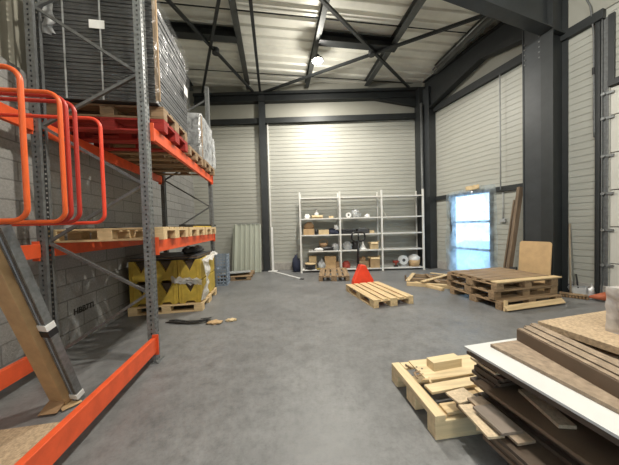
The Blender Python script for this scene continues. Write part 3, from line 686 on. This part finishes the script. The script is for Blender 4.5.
# top shelf z 1.69
L4, L3, L2, L1 = 1.69, 1.18, .675, .09
carton(.26,YM,L4,.34,.24,.10,'shallow open carton on the top shelf at the left holding a white bottle', m='card_pale', flaps=True)
t = thing('spray_bottle', 'white bottle standing in the shallow carton on the top shelf', 'bottle', (.24,YM,L4+.008)); mb = MB(); mb.lathe([(0,0),(.07,0),(.075,.02),(.07,.16),(.03,.22),(.025,.27)], n=14); mb.build('bottle_body', 'white', t); mb = MB(); mb.cyl((0,0,.26),(0,0,.30),.03); mb.bar((0,0,.29),(-.09,0,.30),.03,.025); mb.build('trigger_cap', 'grey', t)
item('paper_bag', 'crumpled white bag at the left end of the top shelf', 'bag', 'white', lambda m_: m_.lump((-.06,YM,L4), (.10,.08,.09), 2))
carton(.70,YM,L4,.14,.12,.07,'very small pale carton on the top shelf of the left bay', m='card_pale')
t = thing('tape_reel', 'white reel standing on the top shelf of the middle bay', 'reel', (1.26,YM,L4+.085)); mb = MB(); mb.cyl((0,-.04,0),(0,.04,0),.085,n=20); mb.build('reel_body', 'white', t); mb = MB(); mb.cyl((0,-.045,0),(0,.045,0),.03); mb.build('hub', 'black', t)
item('plastic_bag', 'thin crumpled clear bag beside the white reel on the top shelf', 'bag', 'film_white', lambda m_: m_.lump((1.50,YM,L4), (.15,.10,.16), 4, .5))
item('paper_bundle', 'small white bundle at the right of the middle top shelf', 'bundle', 'white', lambda m_: m_.lump((1.86,YM,L4), (.09,.07,.06), 6))
# shelf z 1.18
carton(-.02,YM,L3,.34,.28,.19,'tan carton with a dark bag on it at the left of the third shelf')
item('cloth_bundle', 'dark brown bundle on top of the tan carton on the third shelf', 'bundle', 'card_dark', lambda m_: m_.lump((-.02,YM,L3+.19), (.16,.11,.13), 8))
t = thing('black_mug', 'small black pot between two cartons on the third shelf', 'pot', (.215,YM-.05,L3)); mb = MB(); mb.lathe([(0,0),(.05,0),(.055,.16),(.045,.16),(.04,.02)], n=16); mb.build('pot_body', 'black', t); mb = MB(); mb.tube([(.05,0,.13),(.09,0,.12),(.09,0,.05),(.05,0,.04)], .009, 6); mb.build('handle', 'black', t)
carton(.45,YM,L3,.32,.26,.15,'wide pale carton right of the black pot on the third shelf', m='card_pale')
item('tool_bag', 'flat navy tool bag on the right of the third shelf in the left bay', 'bag', 'navy', lambda m_: m_.lump((.76,YM,L3), (.20,.12,.12), 10, .2))
item('plastic_bag', 'white plastic bag on the flat navy tool bag', 'bag', 'white', lambda m_: m_.lump((.85,YM-.03,L3+.12), (.08,.06,.10), 12, .5))
t = thing('tool_case', 'black tool case on the third shelf of the middle bay', 'case', (1.24,YM,L3)); mb = MB(); mb.box((0,0,.075),(.44,.28,.15)); mb.build('case_body', 'black', t, .02); mb = MB(); mb.tube([(-.08,-.14,.10),(-.08,-.17,.11),(.08,-.17,.11),(.08,-.14,.10)], .01, 6); mb.build('handle', 'grey_dark', t)
t = thing('parts_crate', 'dark crate full of cables right of the black tool case', 'crate', (1.70,YM,L3)); mb = MB()
for c, s in (((0,-.13,.07),(.36,.01,.14)),((0,.13,.07),(.36,.01,.14)),((-.18,0,.07),(.01,.27,.14)),((.18,0,.07),(.01,.27,.14)),((0,0,.006),(.36,.26,.012))): mb.box(c, s)
mb.build('crate_body', 'grey_dark', t); mb = MB(); mb.tube([(.13*math.cos(a*.9)*(1-.01*a), .08*math.sin(a*.9), .10+.004*a+.02*math.sin(a*2.3)) for a in [k*.35 for k in range(60)]], .010, 6); mb.build('cable_coil', 'grey', t)
carton(1.98,YM,L3,.15,.14,.09,'little tan carton at the right end of the middle third shelf', m='card_pale')
# shelf z .675
item('floor_mat', 'black folded tarpaulin lying along the second shelf of the left bay', 'tarpaulin', 'black', lambda m_: m_.lump((.52,YM,L2), (.40,.16,.09), 14, .15))
t = thing('wicker_basket', 'brown basket on the black tarpaulin on the second shelf', 'basket', (.44,YM,L2+.10)); mb = MB(); mb.lathe([(0,0),(.12,0),(.15,.13),(.135,.13),(.11,.02),(0,.02)], n=18); mb.build('basket_body', 'card_dark', t); mb = MB(); mb.tube([(.14*math.cos(a),0,.12+.13*math.sin(a)) for a in [math.pi*k/12 for k in range(13)]], .01, 6); mb.build('basket_handle', 'card', t)
item('paper_bundle', 'flattened white paper below the brown basket', 'paper', 'white', lambda m_: m_.lump((.28,YM-.14,L2), (.14,.05,.06), 15, .2))
item('grey_bag', 'round grey bag at the right of the left second shelf', 'bag', 'grey', lambda m_: m_.lump((.80,YM-.05,L2), (.11,.09,.15), 16, .2))
item('grey_sack', 'round grey sack on the second shelf of the middle bay', 'sack', 'grey', lambda m_: m_.lump((1.20,YM,L2), (.17,.12,.16), 18, .25))
item('black_bag', 'black bag behind the pallet truck handle on the second shelf', 'bag', 'black', lambda m_: m_.lump((1.46,YM+.05,L2), (.13,.10,.17), 20, .25))
t = thing('white_funnel', 'white plastic funnel upside down on the second shelf', 'funnel', (1.70,YM,L2)); mb = MB(); mb.lathe([(.12,0),(.03,.16),(.02,.25),(.012,.25),(.02,.15),(.105,0)], n=18); mb.build('funnel_body', 'white', t); mb = MB(); mb.lathe([(.12,0),(.13,.0),(.13,.012),(.118,.012)], n=18); mb.build('rim', 'white', t)
carton(2.04,YM,L2,.24,.24,.22,'tan open carton at the right end of the middle second shelf', flaps=True, m='card_pale')
# bottom shelf
t = thing('paint_bucket', 'grey bucket with pale lid at the left end of the bottom shelf', 'bucket', (.0,YM-.05,L1)); mb = MB(); mb.lathe([(0,0),(.15,0),(.17,.16),(.17,.17)], n=20); mb.build('bucket_body', 'grey_dark', t); mb = MB(); mb.lathe([(0,.21),(.17,.20),(.18,.17),(.18,.16),(.17,.16)], n=20); mb.build('lid', 'card_pale', t)
carton(.08,YM+.10,L1,.24,.12,.40,'tall narrow pale carton behind the grey bucket on the bottom shelf', m='card_pale')
item('paper_bundle', 'crumpled grey packing paper right of the grey bucket', 'paper', 'grey', lambda m_: m_.lump((.36,YM-.05,L1), (.13,.10,.17), 22, .5))
t = thing('spirit_level', 'yellow spirit level lying at the front of the bottom shelf', 'spirit level', (.36,YM-.19,L1)); mb = MB(); mb.box((0,0,.022),(.34,.03,.044)); mb.build('level_body', 'yellow', t, .003); mb = MB(); mb.box((0,-.001,.03),(.05,.032,.018)); mb.build('vial', 'white', t)
carton(.64,YM+.03,L1,.36,.24,.38,'biggest tan carton in the left bay of the bottom shelf')
carton(.86,YM+.0,L1,.12,.2,.20,'brown carton wedged by the upright on the bottom shelf', m='card_dark')
item('red_toolbox', 'reddish worn bag at the left of the middle bottom shelf', 'bag', 'brick_red', lambda m_: m_.lump((1.16,YM,L1), (.14,.10,.14), 24, .2))
t = thing('wooden_crate', 'brown olive crate on the middle bottom shelf behind the pallet truck', 'crate', (1.68,YM,L1)); mb = MB()
for c, s in (((0,-.12,.11),(.32,.014,.22)),((0,.12,.11),(.32,.014,.22)),((-.16,0,.11),(.014,.24,.22)),((.16,0,.11),(.014,.24,.22)),((0,0,.01),(.32,.24,.02))): mb.box(c, s)
mb.build('crate_body', 'oldwood0', t); mb = MB(); mb.lump((0,0,.02), (.13,.09,.2), 26, .3); mb.build('contents', 'card_dark', t)
carton(2.04,YM-.02,L1,.28,.28,.33,'tall tan open carton at the right of the middle bottom shelf', flaps=True, m='card')
t = thing('cable_drum', 'white cable drum on the bottom shelf of the right bay', 'cable drum', (2.98,YM,L1+.20)); mb = MB()
for y in (-.06,.05): mb.cyl((0,y,0),(0,y+.015,0),.145,n=24)
mb.build('flange', 'white', t); mb = MB(); mb.cyl((0,-.068,0),(0,.068,0),.05); mb.build('core', 'grey_dark', t); mb = MB(); mb.box((0,0,-.172),(.2,.14,.05)); mb.build('stand', 'grey', t)
t = thing('red_drill', 'red power drill in front of the white cable drum', 'drill', (2.72,YM-.06,L1)); mb = MB(); mb.cyl((-.08,0,.16),(.08,0,.16),.04); mb.cyl((0,0,.04),(0.01,0,.15),.026); mb.build('drill_body', 'brick_red', t); mb = MB(); mb.box((0,0,.025),(.12,.08,.05)); mb.build('battery', 'black', t, .005); mb = MB(); mb.cyl((.08,0,.16),(.13,0,.16),.02,.012); mb.build('chuck', 'galv', t)
t = thing('basin_stack', 'tan tub heaped with a white cloth at the right end of the bottom shelf', 'tub', (3.33,YM,L1)); mb = MB(); mb.lathe([(0,0),(.15,0),(.18,.2),(.17,.2),(.14,.02)], n=20); mb.build('tub_body', 'card', t); mb = MB(); mb.lump((0,0,.15), (.18,.16,.15), 28, .12); mb.build('cloth', 'white', t)
item('tool_bag', 'dark worn bag on the floor left of the shelving unit', 'bag', 'navy', lambda m_: m_.lump((-.45,7.60,0), (.12,.13,.34), 30, .3))

# ------------------------------------------------------------------ far wall items
t = thing('corrugated_sheet', 'pale green corrugated metal sheet leaning against the far wall', 'sheet', (-2.07,7.60,0))
mb = MB(); Lh, W1 = 1.58, .96; nr = 6
def prof_y(u): q = (u*nr) % 1; return 0 if q < .55 else (.03 if .65 < q < .9 else .03*((q-.55)/.1 if q < .65 else (1-q)/.1))
us = []
for k in range(nr):
    us += [(k+a)/nr for a in (0,.55,.65,.9)]
us.append(1.)
def sheet(v, u): w = W1*(1-.03*v); return V((-w/2+u*w, v*.26+prof_y(u)*-1, .01+v*Lh))
for a, b in zip(us[:-1], us[1:]): mb.add([sheet(0,a), sheet(0,b), sheet(1,b), sheet(1,a)], [(0,1,2,3)])
mb.build('corrugated_panel', mat('sheet_green', (.40,.42,.35), .5, 0, 2, .03), t, solid=.004)
mb = MB(); mb.T = Matrix.Rotation(-math.atan2(.26,Lh),4,'X') if 0 else Matrix(); mb.bar((-.46,.235,1.585),(.46,.235,1.585),.02,.012); mb.build('rolled_edge', 'grey', t)
t = thing('plastic_pipe', 'white square downpipe standing upright beside the slim far column', 'pipe', (-1.24,7.80,0))
mb = MB(); mb.box((0,0,.74),(.07,.05,1.44)); mb.build('pipe_body', 'white', t, .006); mb = MB(); mb.box((0,-.03,.01),(.30,.16,.02)); mb.build('foot', 'white', t, .004)
board('plastic_strip', 'white plastic strip lying diagonally on the floor left of the shelving', 'strip', (-1.20,7.66,.012), (-.30,6.52,.012), .06, .02, 'white')
item('strip_end', 'dark end piece on the floor at the tip of the white strip', 'end piece', 'grey_dark', lambda m_: m_.box((-.245,6.45,.012), (.12,.05,.024), rad(-20)))

lowp = dup(old, (-2.42,7.10,0), rad(6), 'small brown pallet loaded with grey sheets by the corrugated sheet'); lowp.scale = (.8,1.15,.8); lowp.location = (-2.20,6.95,0)
for k in range(4):
    o = item('metal_profile', 'grey flat metal part lying on the small brown pallet', 'metal part', ['galv','grey','galv_dull_or_shaded','grey'][k], lambda m_: m_.box((-2.20+.06*k-.1, 6.95-.14*k+.2, .128+.022*k), (.78,.26,.02), rad(6+5*k)))
    o['group'] = 'grey metal parts on the small pallet'
t = thing('folding_crate', 'pale blue plastic crate stack behind the far rack post, lower crate', 'crate', (-2.44,6.12,0), rad(9))
def crate_parts(t):
    for (c, s) in (((0,-.19,.2),(.56,.02,.38)),((0,.19,.2),(.56,.02,.38))):
        mb = MB()
        for i in range(5): mb.box((c[0],c[1],.03+.085*i), (s[0],.02,.028))
        for i in range(8): mb.box((-.27+.077*i,c[1],.2), (.02,.02,.38))
        mb.build('side_wall', 'blue', t)
    for x in (-.28,.28):
        mb = MB()
        for i in range(5): mb.box((x,0,.03+.085*i), (.02,.4,.028))
        for i in range(6): mb.box((x,-.19+.076*i,.2), (.02,.02,.38))
        mb.build('end_wall', 'blue', t)
    mb = MB(); mb.box((0,0,.012),(.58,.4,.02)); mb.build('crate_base', 'blue', t)
crate_parts(t)
dup(t, (-2.44,6.12,.395), rad(9), 'pale blue plastic crate stack behind the far rack post, upper crate')

# ------------------------------------------------------------------ pallet rack
RK = V((-1.73,2.60,0)); RM = Matrix.Translation(RK) @ Matrix.Rotation(A9,4,'Z')
def RL(x, y, z): return RM @ V((x,y,z))
rack = thing('pallet_rack', 'tall galvanised pallet rack with orange beams along the left wall', 'pallet rack', tuple(RK), A9)
HR = 4.62; DEP = 1.05; BAY = 2.8
def upright(x, y, front):
    mb = MB(); s = 1 if front else -1; W = .095; Dp = .07
    # perforated face (faces the aisle / wall) in plane x
    for c, w in ((-.0405,.014), (0,.035), (.0405,.014)): mb.box((x,y+c,HR/2), (.004,w,HR))
    z = .05
    while z < HR:
        mb.box((x,y-.0255,z), (.004,.018,.026)); mb.box((x,y+.0255,z), (.004,.018,.026)); z += .05
    for sy in (-1, 1):   # side faces with one row of slots
        yy = y+sy*W/2
        mb.box((x-s*.013,yy,HR/2), (.024,.003,HR)); mb.box((x-s*.057,yy,HR/2), (.030,.003,HR))
        z = .05
        while z < HR: mb.box((x-s*.034,yy,z), (.018,.003,.030)); z += .05
    for sy in (-1, 1): mb.box((x-s*Dp, y+sy*.032, HR/2), (.003,.03,HR))
    o = mb.build('upright', 'galv' if front else 'galv_dull_or_shaded', rack)  # rear posts use a darker zinc: their shade is put into the colour
    f = MB(); f.box((x-s*.03,y,.004), (.13,.14,.008)); f.cyl((x+.04*s-.03*s,y-.055,.008),(x+.04*s-.03*s,y-.055,.03),.01,n=6); f.build('foot_plate', 'galv', o)
    return o
for y in (-BAY, 0, BAY):
    upright(0, y, True); upright(-DEP, y, False)
    zz = .17; k = 0
    while zz < 4.3:
        a = (-DEP+.06, y, zz) if k % 2 == 0 else (-.06, y, zz); b = (-.06, y, zz+.595) if k % 2 == 0 else (-DEP+.06, y, zz+.595)
        mb = MB(); mb.bar(a, b, .028, .028, up=(0,1,0)); mb.build('brace', 'galv_dull_or_shaded', rack); zz += .595; k += 1
def beam(x, y0, y1, zt, hgt=.14):
    s = 1 if x > -.5 else -1
    mb = MB(); xx = x - s*.02
    mb.box((xx+s*.012,(y0+y1)/2,zt-hgt/2), (.05,y1-y0-.10,hgt)); mb.box((xx+s*.030,(y0+y1)/2,zt-hgt*.32), (.012,y1-y0-.10,hgt*.30)); mb.box((xx+s*.030,(y0+y1)/2,zt-hgt*.82), (.012,y1-y0-.10,hgt*.30))
    o = mb.build('beam', 'orange', rack, .005)
    for yy in (y0+.055, y1-.055):
        c = MB(); c.box((xx+s*.027,yy,zt-hgt/2+.0), (.06,.012,hgt+.06)); c.build('beam_connector', 'orange', o)
for zt in (1.345, 2.62):
    beam(0, 0, BAY, zt); beam(-DEP, 0, BAY, zt); beam(-DEP, -BAY, 0, zt)
beam(0, -BAY, 0, .285, .16); beam(-DEP, -BAY, 0, .285, .16)

# hoops (dividers) hung on the rear beams
def hoop(y, label, m):
    t = thing('rack_divider', label, 'divider', tuple(RL(-DEP,y,0)), A9)
    r = .07; x1 = DEP+.01; z0, z1 = 1.525, 2.33; x0 = .06; pts = []
    for cx, cz, a0 in ((x1-r,z1-r,90),(x1-r,z0+r,0)):
        for k in range(9):
            a = rad(a0-90*k/8); pts.append((cx+r*math.cos(a), 0, cz+r*math.sin(a)))
    pts = [(x0,0,z1)] + pts + [(x0,0,z0)]
    mb = MB(); mb.tube(pts, .0125, 12); mb.build('hoop', m, t)
    mb = MB(); mb.box((.055,0,1.95),(.03,.05,1.3)); mb.build('mounting_bar', m, t)
hoop(-1.35, 'bright orange tubular rack divider nearest the camera', 'hoop_orange')
hoop(-1.115, 'bright orange tubular rack divider, second from the camera', 'hoop_orange')
hoop(-1.07, 'dark red tubular rack divider right behind the second orange one', 'hoop_red')
hoop(-1.0, 'dark red tubular rack divider in the middle of the row', 'hoop_red')
hoop(-.757, 'red tubular rack divider furthest from the camera', 'truck_red')

# loads: mid level
for k, (yy, lab) in enumerate(((.48,'pine pallet on the middle rack level nearest the camera'), (1.36,'pine pallet in the centre of the middle rack level'), (2.25,'pine pallet on the middle rack level at the far post'))):
    p = dup(pine, tuple(RL(-.52,yy,1.347)), A9, lab)
for k in range(3):
    o = board('roof_batten', ['flat black plastic length on the far middle pallet, wall side','flat black plastic length in the middle on the far middle pallet','yellow edged length at the front on the far middle pallet'][k], 'plastic length',
          tuple(RL(-.55+.2*k,1.95,1.506)), tuple(RL(-.45+.2*k,2.95,1.506)), .16 if k < 2 else .06, .025, 'black' if k < 2 else 'yellow')
board('plastic_length', 'long black plastic length resting on top of the flat ones', 'plastic length', tuple(RL(-.30,1.75,1.536)), tuple(RL(-.05,3.0,1.536)), .12, .03, 'black')
for k in range(4):
    board('wood_lath', 'thin grey lath lying on the middle rack pallets', 'lath', tuple(RL(-.9+.14*k,.15,1.500)), tuple(RL(-.85+.14*k,1.8,1.500)), .08, .012, 'grey_dark', group='grey laths on the middle rack pallets')
# upper level
redp = make_pallet('red painted pallet on the upper rack level under the tall wrapped stack', 'redwood')
redp.location = RL(-.52,.62,2.622); redp.rotation_euler.z = A9
p2 = dup(old, tuple(RL(-.52,.62,2.768)), A9, 'brown wooden pallet on top of the red pallet under the tall wrapped stack')
p3 = dup(old, tuple(RL(-.52,1.46,2.622)), A9, 'brown wooden pallet on the upper rack level behind the red one')
p3.scale = (1,.9,1)
p4 = dup(old, tuple(RL(-.50,2.26,2.622)), A9, 'brown pallet on the upper rack level under the film wrapped stack'); p4.scale = (1,.95,1)
def mesh_panel():
    t = thing('metal_grating', 'grey metal grating lying flat in the tall wrapped stack', 'metal grating', (0,0,0), A9, 'metal gratings in the tall wrapped stack')
    mb = MB(); mb.box((0,0,.012),(1.10,1.02,.010)); mb.build('sheet', 'grey_dark', t)
    mb = MB()
    for x in (-.55,.55): mb.box((x,0,.015),(.02,1.04,.03))
    for y in (-.51,.51): mb.box((0,y,.015),(1.10,.02,.03))
    mb.build('rim', 'grey_dark', t)
    return t
mp = mesh_panel(); z0 = 2.915
for k in range(30):
    z = z0+.040*k
    if k == 0: mp.location = RL(-.52,.66,z)
    else: dup(mp, tuple(RL(-.52+random.uniform(-.006,.006),.66+random.uniform(-.006,.006),z)), A9, None, 'metal gratings in the tall wrapped stack')
for sx, sy in ((.0,-.53),(.56,-.50)):
    pass
board('corner_board', 'pale wooden corner strip at the front of the tall wrapped stack', 'corner strip', tuple(RL(.07,.12,2.92)), tuple(RL(.07,.12,4.10)), .05, .02, 'oldwood0', up=(0,-1,0))
t = thing('stretch_film', 'clear stretch film wrapped round the tall stack of grey gratings', 'stretch film', tuple(RL(-.52,.66,2.92)), A9)
wrap(0,0,.60,1.20,1.12,1.26,.025,64,30,3.).build('film_wrap', 'film', t)
mb = MB(); mb.grid(lambda u, v: V((-.42+.08*(u-.5)*(.5+v)+.04*noise.noise(V((0,v*5,0))), -.575-.03*noise.noise(V((u*3,v*6,2.))), 1.25-v*.62)), 6, 20); mb.build('torn_film_end', 'film_white', t)
for x in (-.30,.05,.40):
    mb = MB(); mb.box((x,-.565,.60),(.016,.003,1.25)); mb.build('strap', 'grey', t)
mb = MB(); mb.box((.02,-.568,.78),(.15,.002,.09)); mb.build('paper_label', 'white', t)
mb = MB(); mb.box((.605,.36,.62),(.002,.14,.13)); mb.build('paper_label', 'white', t)
# second stack
t = thing('metal_grating', 'grey metal grating lying flat in the lower film wrapped stack', 'metal grating', tuple(RL(-.50,2.26,2.77)), A9, 'metal gratings in the lower wrapped stack')
mb = MB(); mb.box((0,0,.014),(1.04,.74,.028)); mb.build('sheet', 'grey_dark', t, .003); mb = MB(); mb.box((0,0,.016),(1.06,.76,.010)); mb.build('rim', 'galv_dull_or_shaded', t)
for k in range(1,22): dup(t, tuple(RL(-.50,2.26,2.77+.036*k)), A9, None, 'metal gratings in the lower wrapped stack')
t2 = thing('stretch_film', 'cloudy stretch film wrapped round the lower stack at the far rack post', 'stretch film', tuple(RL(-.50,2.26,2.77)), A9)
wrap(0,0,.41,1.14,.84,.84,.05,64,24,9.).build('film_wrap', 'film_white', t2)
mb = MB(); mb.grid(lambda u, v: V((.60+.05*noise.noise(V((u*4,v*4,0))), .30+.20*u, .62-v*.60+.05*noise.noise(V((u*4,0,3.))))), 8, 12); mb.build('loose_film_end', 'film_white', t2)
board('corner_board', 'pale wooden corner strip at the front of the lower wrapped stack', 'corner strip', tuple(RL(.055,1.86,2.78)), tuple(RL(.055,1.86,3.56)), .05, .02, 'oldwood0', up=(0,-1,0))

# floor level: yellow stack on its pallet
yp = dup(pine, (-2.62,4.62,0), A9, 'pine pallet on the floor under the stack of yellow blocks'); yp.scale = (1,1.4,1)
YC = V((-2.62,4.62,0)); YM_ = Matrix.Translation(YC) @ Matrix.Rotation(A9,4,'Z')
def yellow_block():
    t = thing('yellow_container', 'yellow plastic block', 'plastic block', (0,0,0), A9, 'yellow plastic blocks')
    body = [(-.19,.03),(-.16,0),(-.09,0),(-.06,.04),(.06,.04),(.09,0),(.16,0),(.19,.03),(.19,.385),(.105,.385),(.0,.18),(-.105,.385),(-.19,.385)]
    mb = MB(); mb.prism(body, lambda x, z: V((x,-.25,z)), lambda x, z: V((x,-.20,z))); mb.prism(body, lambda x, z: V((x,.25,z)), lambda x, z: V((x,.20,z)))
    mb.box((-.175,0,.2),(.03,.42,.37)); mb.box((.175,0,.2),(.03,.42,.37)); mb.build('shell', 'yellow', t, .006)
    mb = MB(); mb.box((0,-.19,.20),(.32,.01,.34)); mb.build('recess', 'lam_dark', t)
    for x in (-.13,.13):
        mb = MB(); mb.box((x,-.255,.19),(.012,.012,.30)); mb.build('rib', 'yellow', t)
    return t
yb = yellow_block(); first = True
for tier in range(2):
    for i in range(3):
        for j in range(2):
            loc = YM_ @ V((-.39+.39*i, -.27+.52*j, .146+.39*tier))
            lab = 'yellow plastic block in the %s tier of the stack, %s' % (('bottom','top')[tier], ['wall side','centre','aisle side'][i] + ' ' + ['front row','back row'][j])
            if first: yb.location = loc; yb['label'] = lab; yb['category'] = 'plastic block'; first = False
            else: dup(yb, tuple(loc), A9, lab, 'yellow plastic blocks')
for k in range(3):
    o = board('flat_board', ['lowest dark flat board on top of the yellow blocks','middle dark flat board on top of the yellow blocks','uppermost dark flat board on top of the yellow blocks'][k], 'board', tuple(YM_ @ V((-.02,-.50,.935+.022*k))), tuple(YM_ @ V((0.0,.54-.1*k,.935+.022*k))), 1.1, .02, 'darkwood0' if k % 2 else 'grey_dark')
item('grey_bag', 'dark grey bag on the panels above the yellow blocks, near one', 'bag', 'grey_dark', lambda m_: m_.lump(tuple(YM_ @ V((.25,.0,.99))), (.13,.16,.085), 40, .3))
item('grey_bag', 'grey bag on the panels above the yellow blocks, far one', 'bag', 'grey', lambda m_: m_.lump(tuple(YM_ @ V((.28,.36,.97))), (.12,.13,.09), 41, .3))
t = thing('film_roll', 'torn white stretch film hanging off the corner of the yellow stack', 'stretch film', tuple(YM_ @ V((.60,-.42,.1))), A9)
def hang(u, v): return V((.03+.05*noise.noise(V((u*3,v*5,1.)))+.05*math.sin(v*4), -.06+.42*(u-.3)*(1-.45*math.sin(v*3))+.05*noise.noise(V((u*2,v*7,4.))), .82-v*.74))
mb = MB(); mb.grid(hang, 14, 30); mb.build('film_drape', 'film_bright', t)
mb = MB(); mb.grid(lambda u, v: V((.02+.10*v+.03*noise.noise(V((u*5,v*5,8.))), -.10+u*.75, .80+.10*u+.05*noise.noise(V((u*4,v*3,5.)))-.05*v)), 18, 8); mb.build('film_fold', 'film_bright', t)
mb = MB(); mb.grid(lambda u, v: V((-.50+.5*u, -.11-.03*v+.03*noise.noise(V((u*5,v*5,18.))), .42-.06*u+.12*v+.04*noise.noise(V((u*9,v*3,5.))))), 18, 8); mb.build('film_fold', 'film_bright', t)
# strapping and scraps on the floor
t = thing('plastic_strapping', 'tangled black plastic strapping on the floor in front of the yellow stack', 'strapping', (-1.95,3.66,0))
pts = [(-.34,.02,.006),(-.22,-.02,.03),(-.08,-.05,.02),(.08,-.07,.012),(.22,-.06,.03),(.33,-.01,.04),(.30,.06,.015),(.14,.04,.01),(-.02,.0,.02),(-.18,.02,.035),(-.30,.06,.02)]
mb = MB()
for a, b in zip(pts[:-1], pts[1:]): mb.bar(a, b, .045, .006)
mb.build('strap', 'black', t); mb = MB()
for a, b in zip(pts[:-4], pts[1:-3]): mb.bar(V(a)+V((.02,.05,.01)), V(b)+V((.03,.04,.014)), .03, .005)
mb.build('strap', 'grey_dark', t)
item('cardboard_scrap', 'torn cardboard scrap on the floor right of the black strapping', 'scrap', 'card', lambda m_: m_.lump((-1.50,3.60,0), (.10,.07,.025), 50, .5))
item('cardboard_scrap', 'smaller torn cardboard scrap furthest right of the black strapping', 'scrap', 'card_pale', lambda m_: m_.lump((-1.27,3.68,0), (.07,.05,.022), 52, .5))

# near bay floor
o = board('chipboard_sheet', 'pale chipboard sheet lying on the floor inside the near rack bay', 'board', tuple(RL(-.56,-2.5,.011)), tuple(RL(-.56,-.80,.011)), .86, .02, 'chip')
# carton and profiles leaning
F0 = V((-2.135,1.97,.0)); dirn = (V((-1.93,1.38,1.54))-V((-2.10,1.97,0))).normalized()
def lean(off, along0, along1): return F0+V(off)+dirn*along0, F0+V(off)+dirn*along1
t = thing('long_carton', 'long narrow cardboard carton leaning inside the near rack bay', 'carton', tuple(F0))
a, b = lean((.0,.0,.035), 0, 1.60)
mb = MB(); mb.bar(a, b, .135, .075, up=(0,-1,0.38)); mb.build('carton_body', 'card', t, .004, world=True)
fx = V((1,0,0))
mb = MB(); mb.bar(a+V((0,-.03,.03)), a+V((.02,-.14,-.015)), .13, .006, up=(0,0,1)); mb.build('flap', 'card_dark', t, world=True)
mb = MB(); mb.bar(a+V((.02,.02,-.01)), a+V((.13,-.05,-.02)), .12, .006, up=(0,0,1)); mb.build('flap', 'card', t, world=True)
t = thing('metal_profiles', 'bundle of grey metal profiles strapped together leaning beside the long carton', 'profiles', tuple(F0+V((.14,.04,0))))
for k in range(4):
    a, b = lean((.082+.015*k,.035,.01), 0, 1.61); mb = MB(); mb.bar(a, b, .012, .05, up=(0,-1,.38)); mb.build('profile', ['galv','blue','galv_dull_or_shaded','galv'][k], t, world=True)
for s_, m_ in ((.05,'white'),(.80,'white'),(.74,'black')):
    a, b = lean((.105,.035,.01), s_, s_+.05); mb = MB(); mb.bar(a, b, .068, .062, up=(0,-1,.38)); mb.build('band', m_, t, world=True)

# ------------------------------------------------------------------ lamps
def lamp(x, y, z, power, label, down=0):
    t = thing('high_bay_lamp', label, 'lamp', (x,y,z))
    mb = MB(); mb.lathe([(0,.13),(.05,.13),(.07,.05),(.15,.02),(.16,-.02),(.14,-.02)], n=24); mb.build('housing', 'grey_dark', t)
    mb = MB(); mb.lathe([(0,-.022),(.07,-.020),(.135,-.012)], n=24); mb.build('lens', 'lamp', t)
    mb = MB(); mb.cyl((0,0,.12),(0,0,max(.2,5.98-z)),.008,n=6); mb.build('hanger', 'steel', t)
    L = D.lights.new('lamp_light', 'POINT'); L.shadow_soft_size = .09; L.energy = power; L.color = (1,.95,.86)
    lo = D.objects.new('light', L); COL.objects.link(lo); lo.parent = t; lo.location = (0,0,-.14)
    if down:
        A = D.lights.new('lamp_light', 'AREA'); A.shape = 'DISK'; A.size = .26; A.energy = down; A.color = (1,.95,.86); A.spread = rad(178)
        ao = D.objects.new('light', A); COL.objects.link(ao); ao.parent = t; ao.location = (0,0,-.04)
    return t
lamp(.33,6.20,5.72,70,'bright round high bay lamp under the middle of the roof', 150)
lamp(.9,2.0,5.25,415,'high bay lamp above the foreground on the right')
lamp(1.8,-2.0,5.60,200,'high bay lamp behind the camera on the right')
lamp(-1.0,-3.0,5.60,25,'high bay lamp behind the camera on the left')

# stencilled marking on the block wall
fc = D.curves.new('marking', 'FONT'); fc.body = 'HBB7TI'; fc.size = .11; fc.extrude = .001; fc.offset = .003
fo = D.objects.new('tmp', fc); COL.objects.link(fo); bpy.context.view_layer.update()
me = D.meshes.new_from_object(fo.evaluated_get(bpy.context.evaluated_depsgraph_get())); D.objects.remove(fo)
o = D.objects.new('stencil_text', me); COL.objects.link(o); me.materials.append(M['black'])
o.location = LW0 + LA*.33 + LN*.004 + V((0,0,.385)); o.rotation_euler = (rad(90),0,A9+rad(90)); tag(o, 'small black stencilled characters on the block wall under the racking', 'marking')

# ------------------------------------------------------------------ world
w = D.worlds.new('World'); bpy.context.scene.world = w; w.use_nodes = True; nt = w.node_tree; nt.nodes.clear()
out = nt.nodes.new('ShaderNodeOutputWorld'); bg = N(nt, 'ShaderNodeBackground', Strength=2.6); bg.inputs['Color'].default_value = (.62,.82,1,1)
nt.links.new(bg.outputs[0], out.inputs[0])

# ------------------------------------------------------------------ camera
p_, r_ = .026, .028
R0 = V((1,0,0)); U0 = V((0,math.sin(p_),math.cos(p_))); F = V((0,math.cos(p_),-math.sin(p_)))
R = R0*math.cos(r_)-U0*math.sin(r_); U = R0*math.sin(r_)+U0*math.cos(r_)
cam = D.cameras.new('camera'); co = D.objects.new('camera', cam); COL.objects.link(co)
co.matrix_world = Matrix.Translation((0,0,1.45)) @ Matrix((R, U, -F)).transposed().to_4x4()
cam.sensor_width = 36; cam.lens = 236/619*36; cam.clip_start = .02; cam.clip_end = 200
sc = bpy.context.scene; sc.camera = co
sc.view_settings.view_transform = 'Standard'; sc.view_settings.look = 'None'; sc.view_settings.gamma = 1; sc.view_settings.use_curve_mapping = False
sc.view_settings.exposure = 0.5
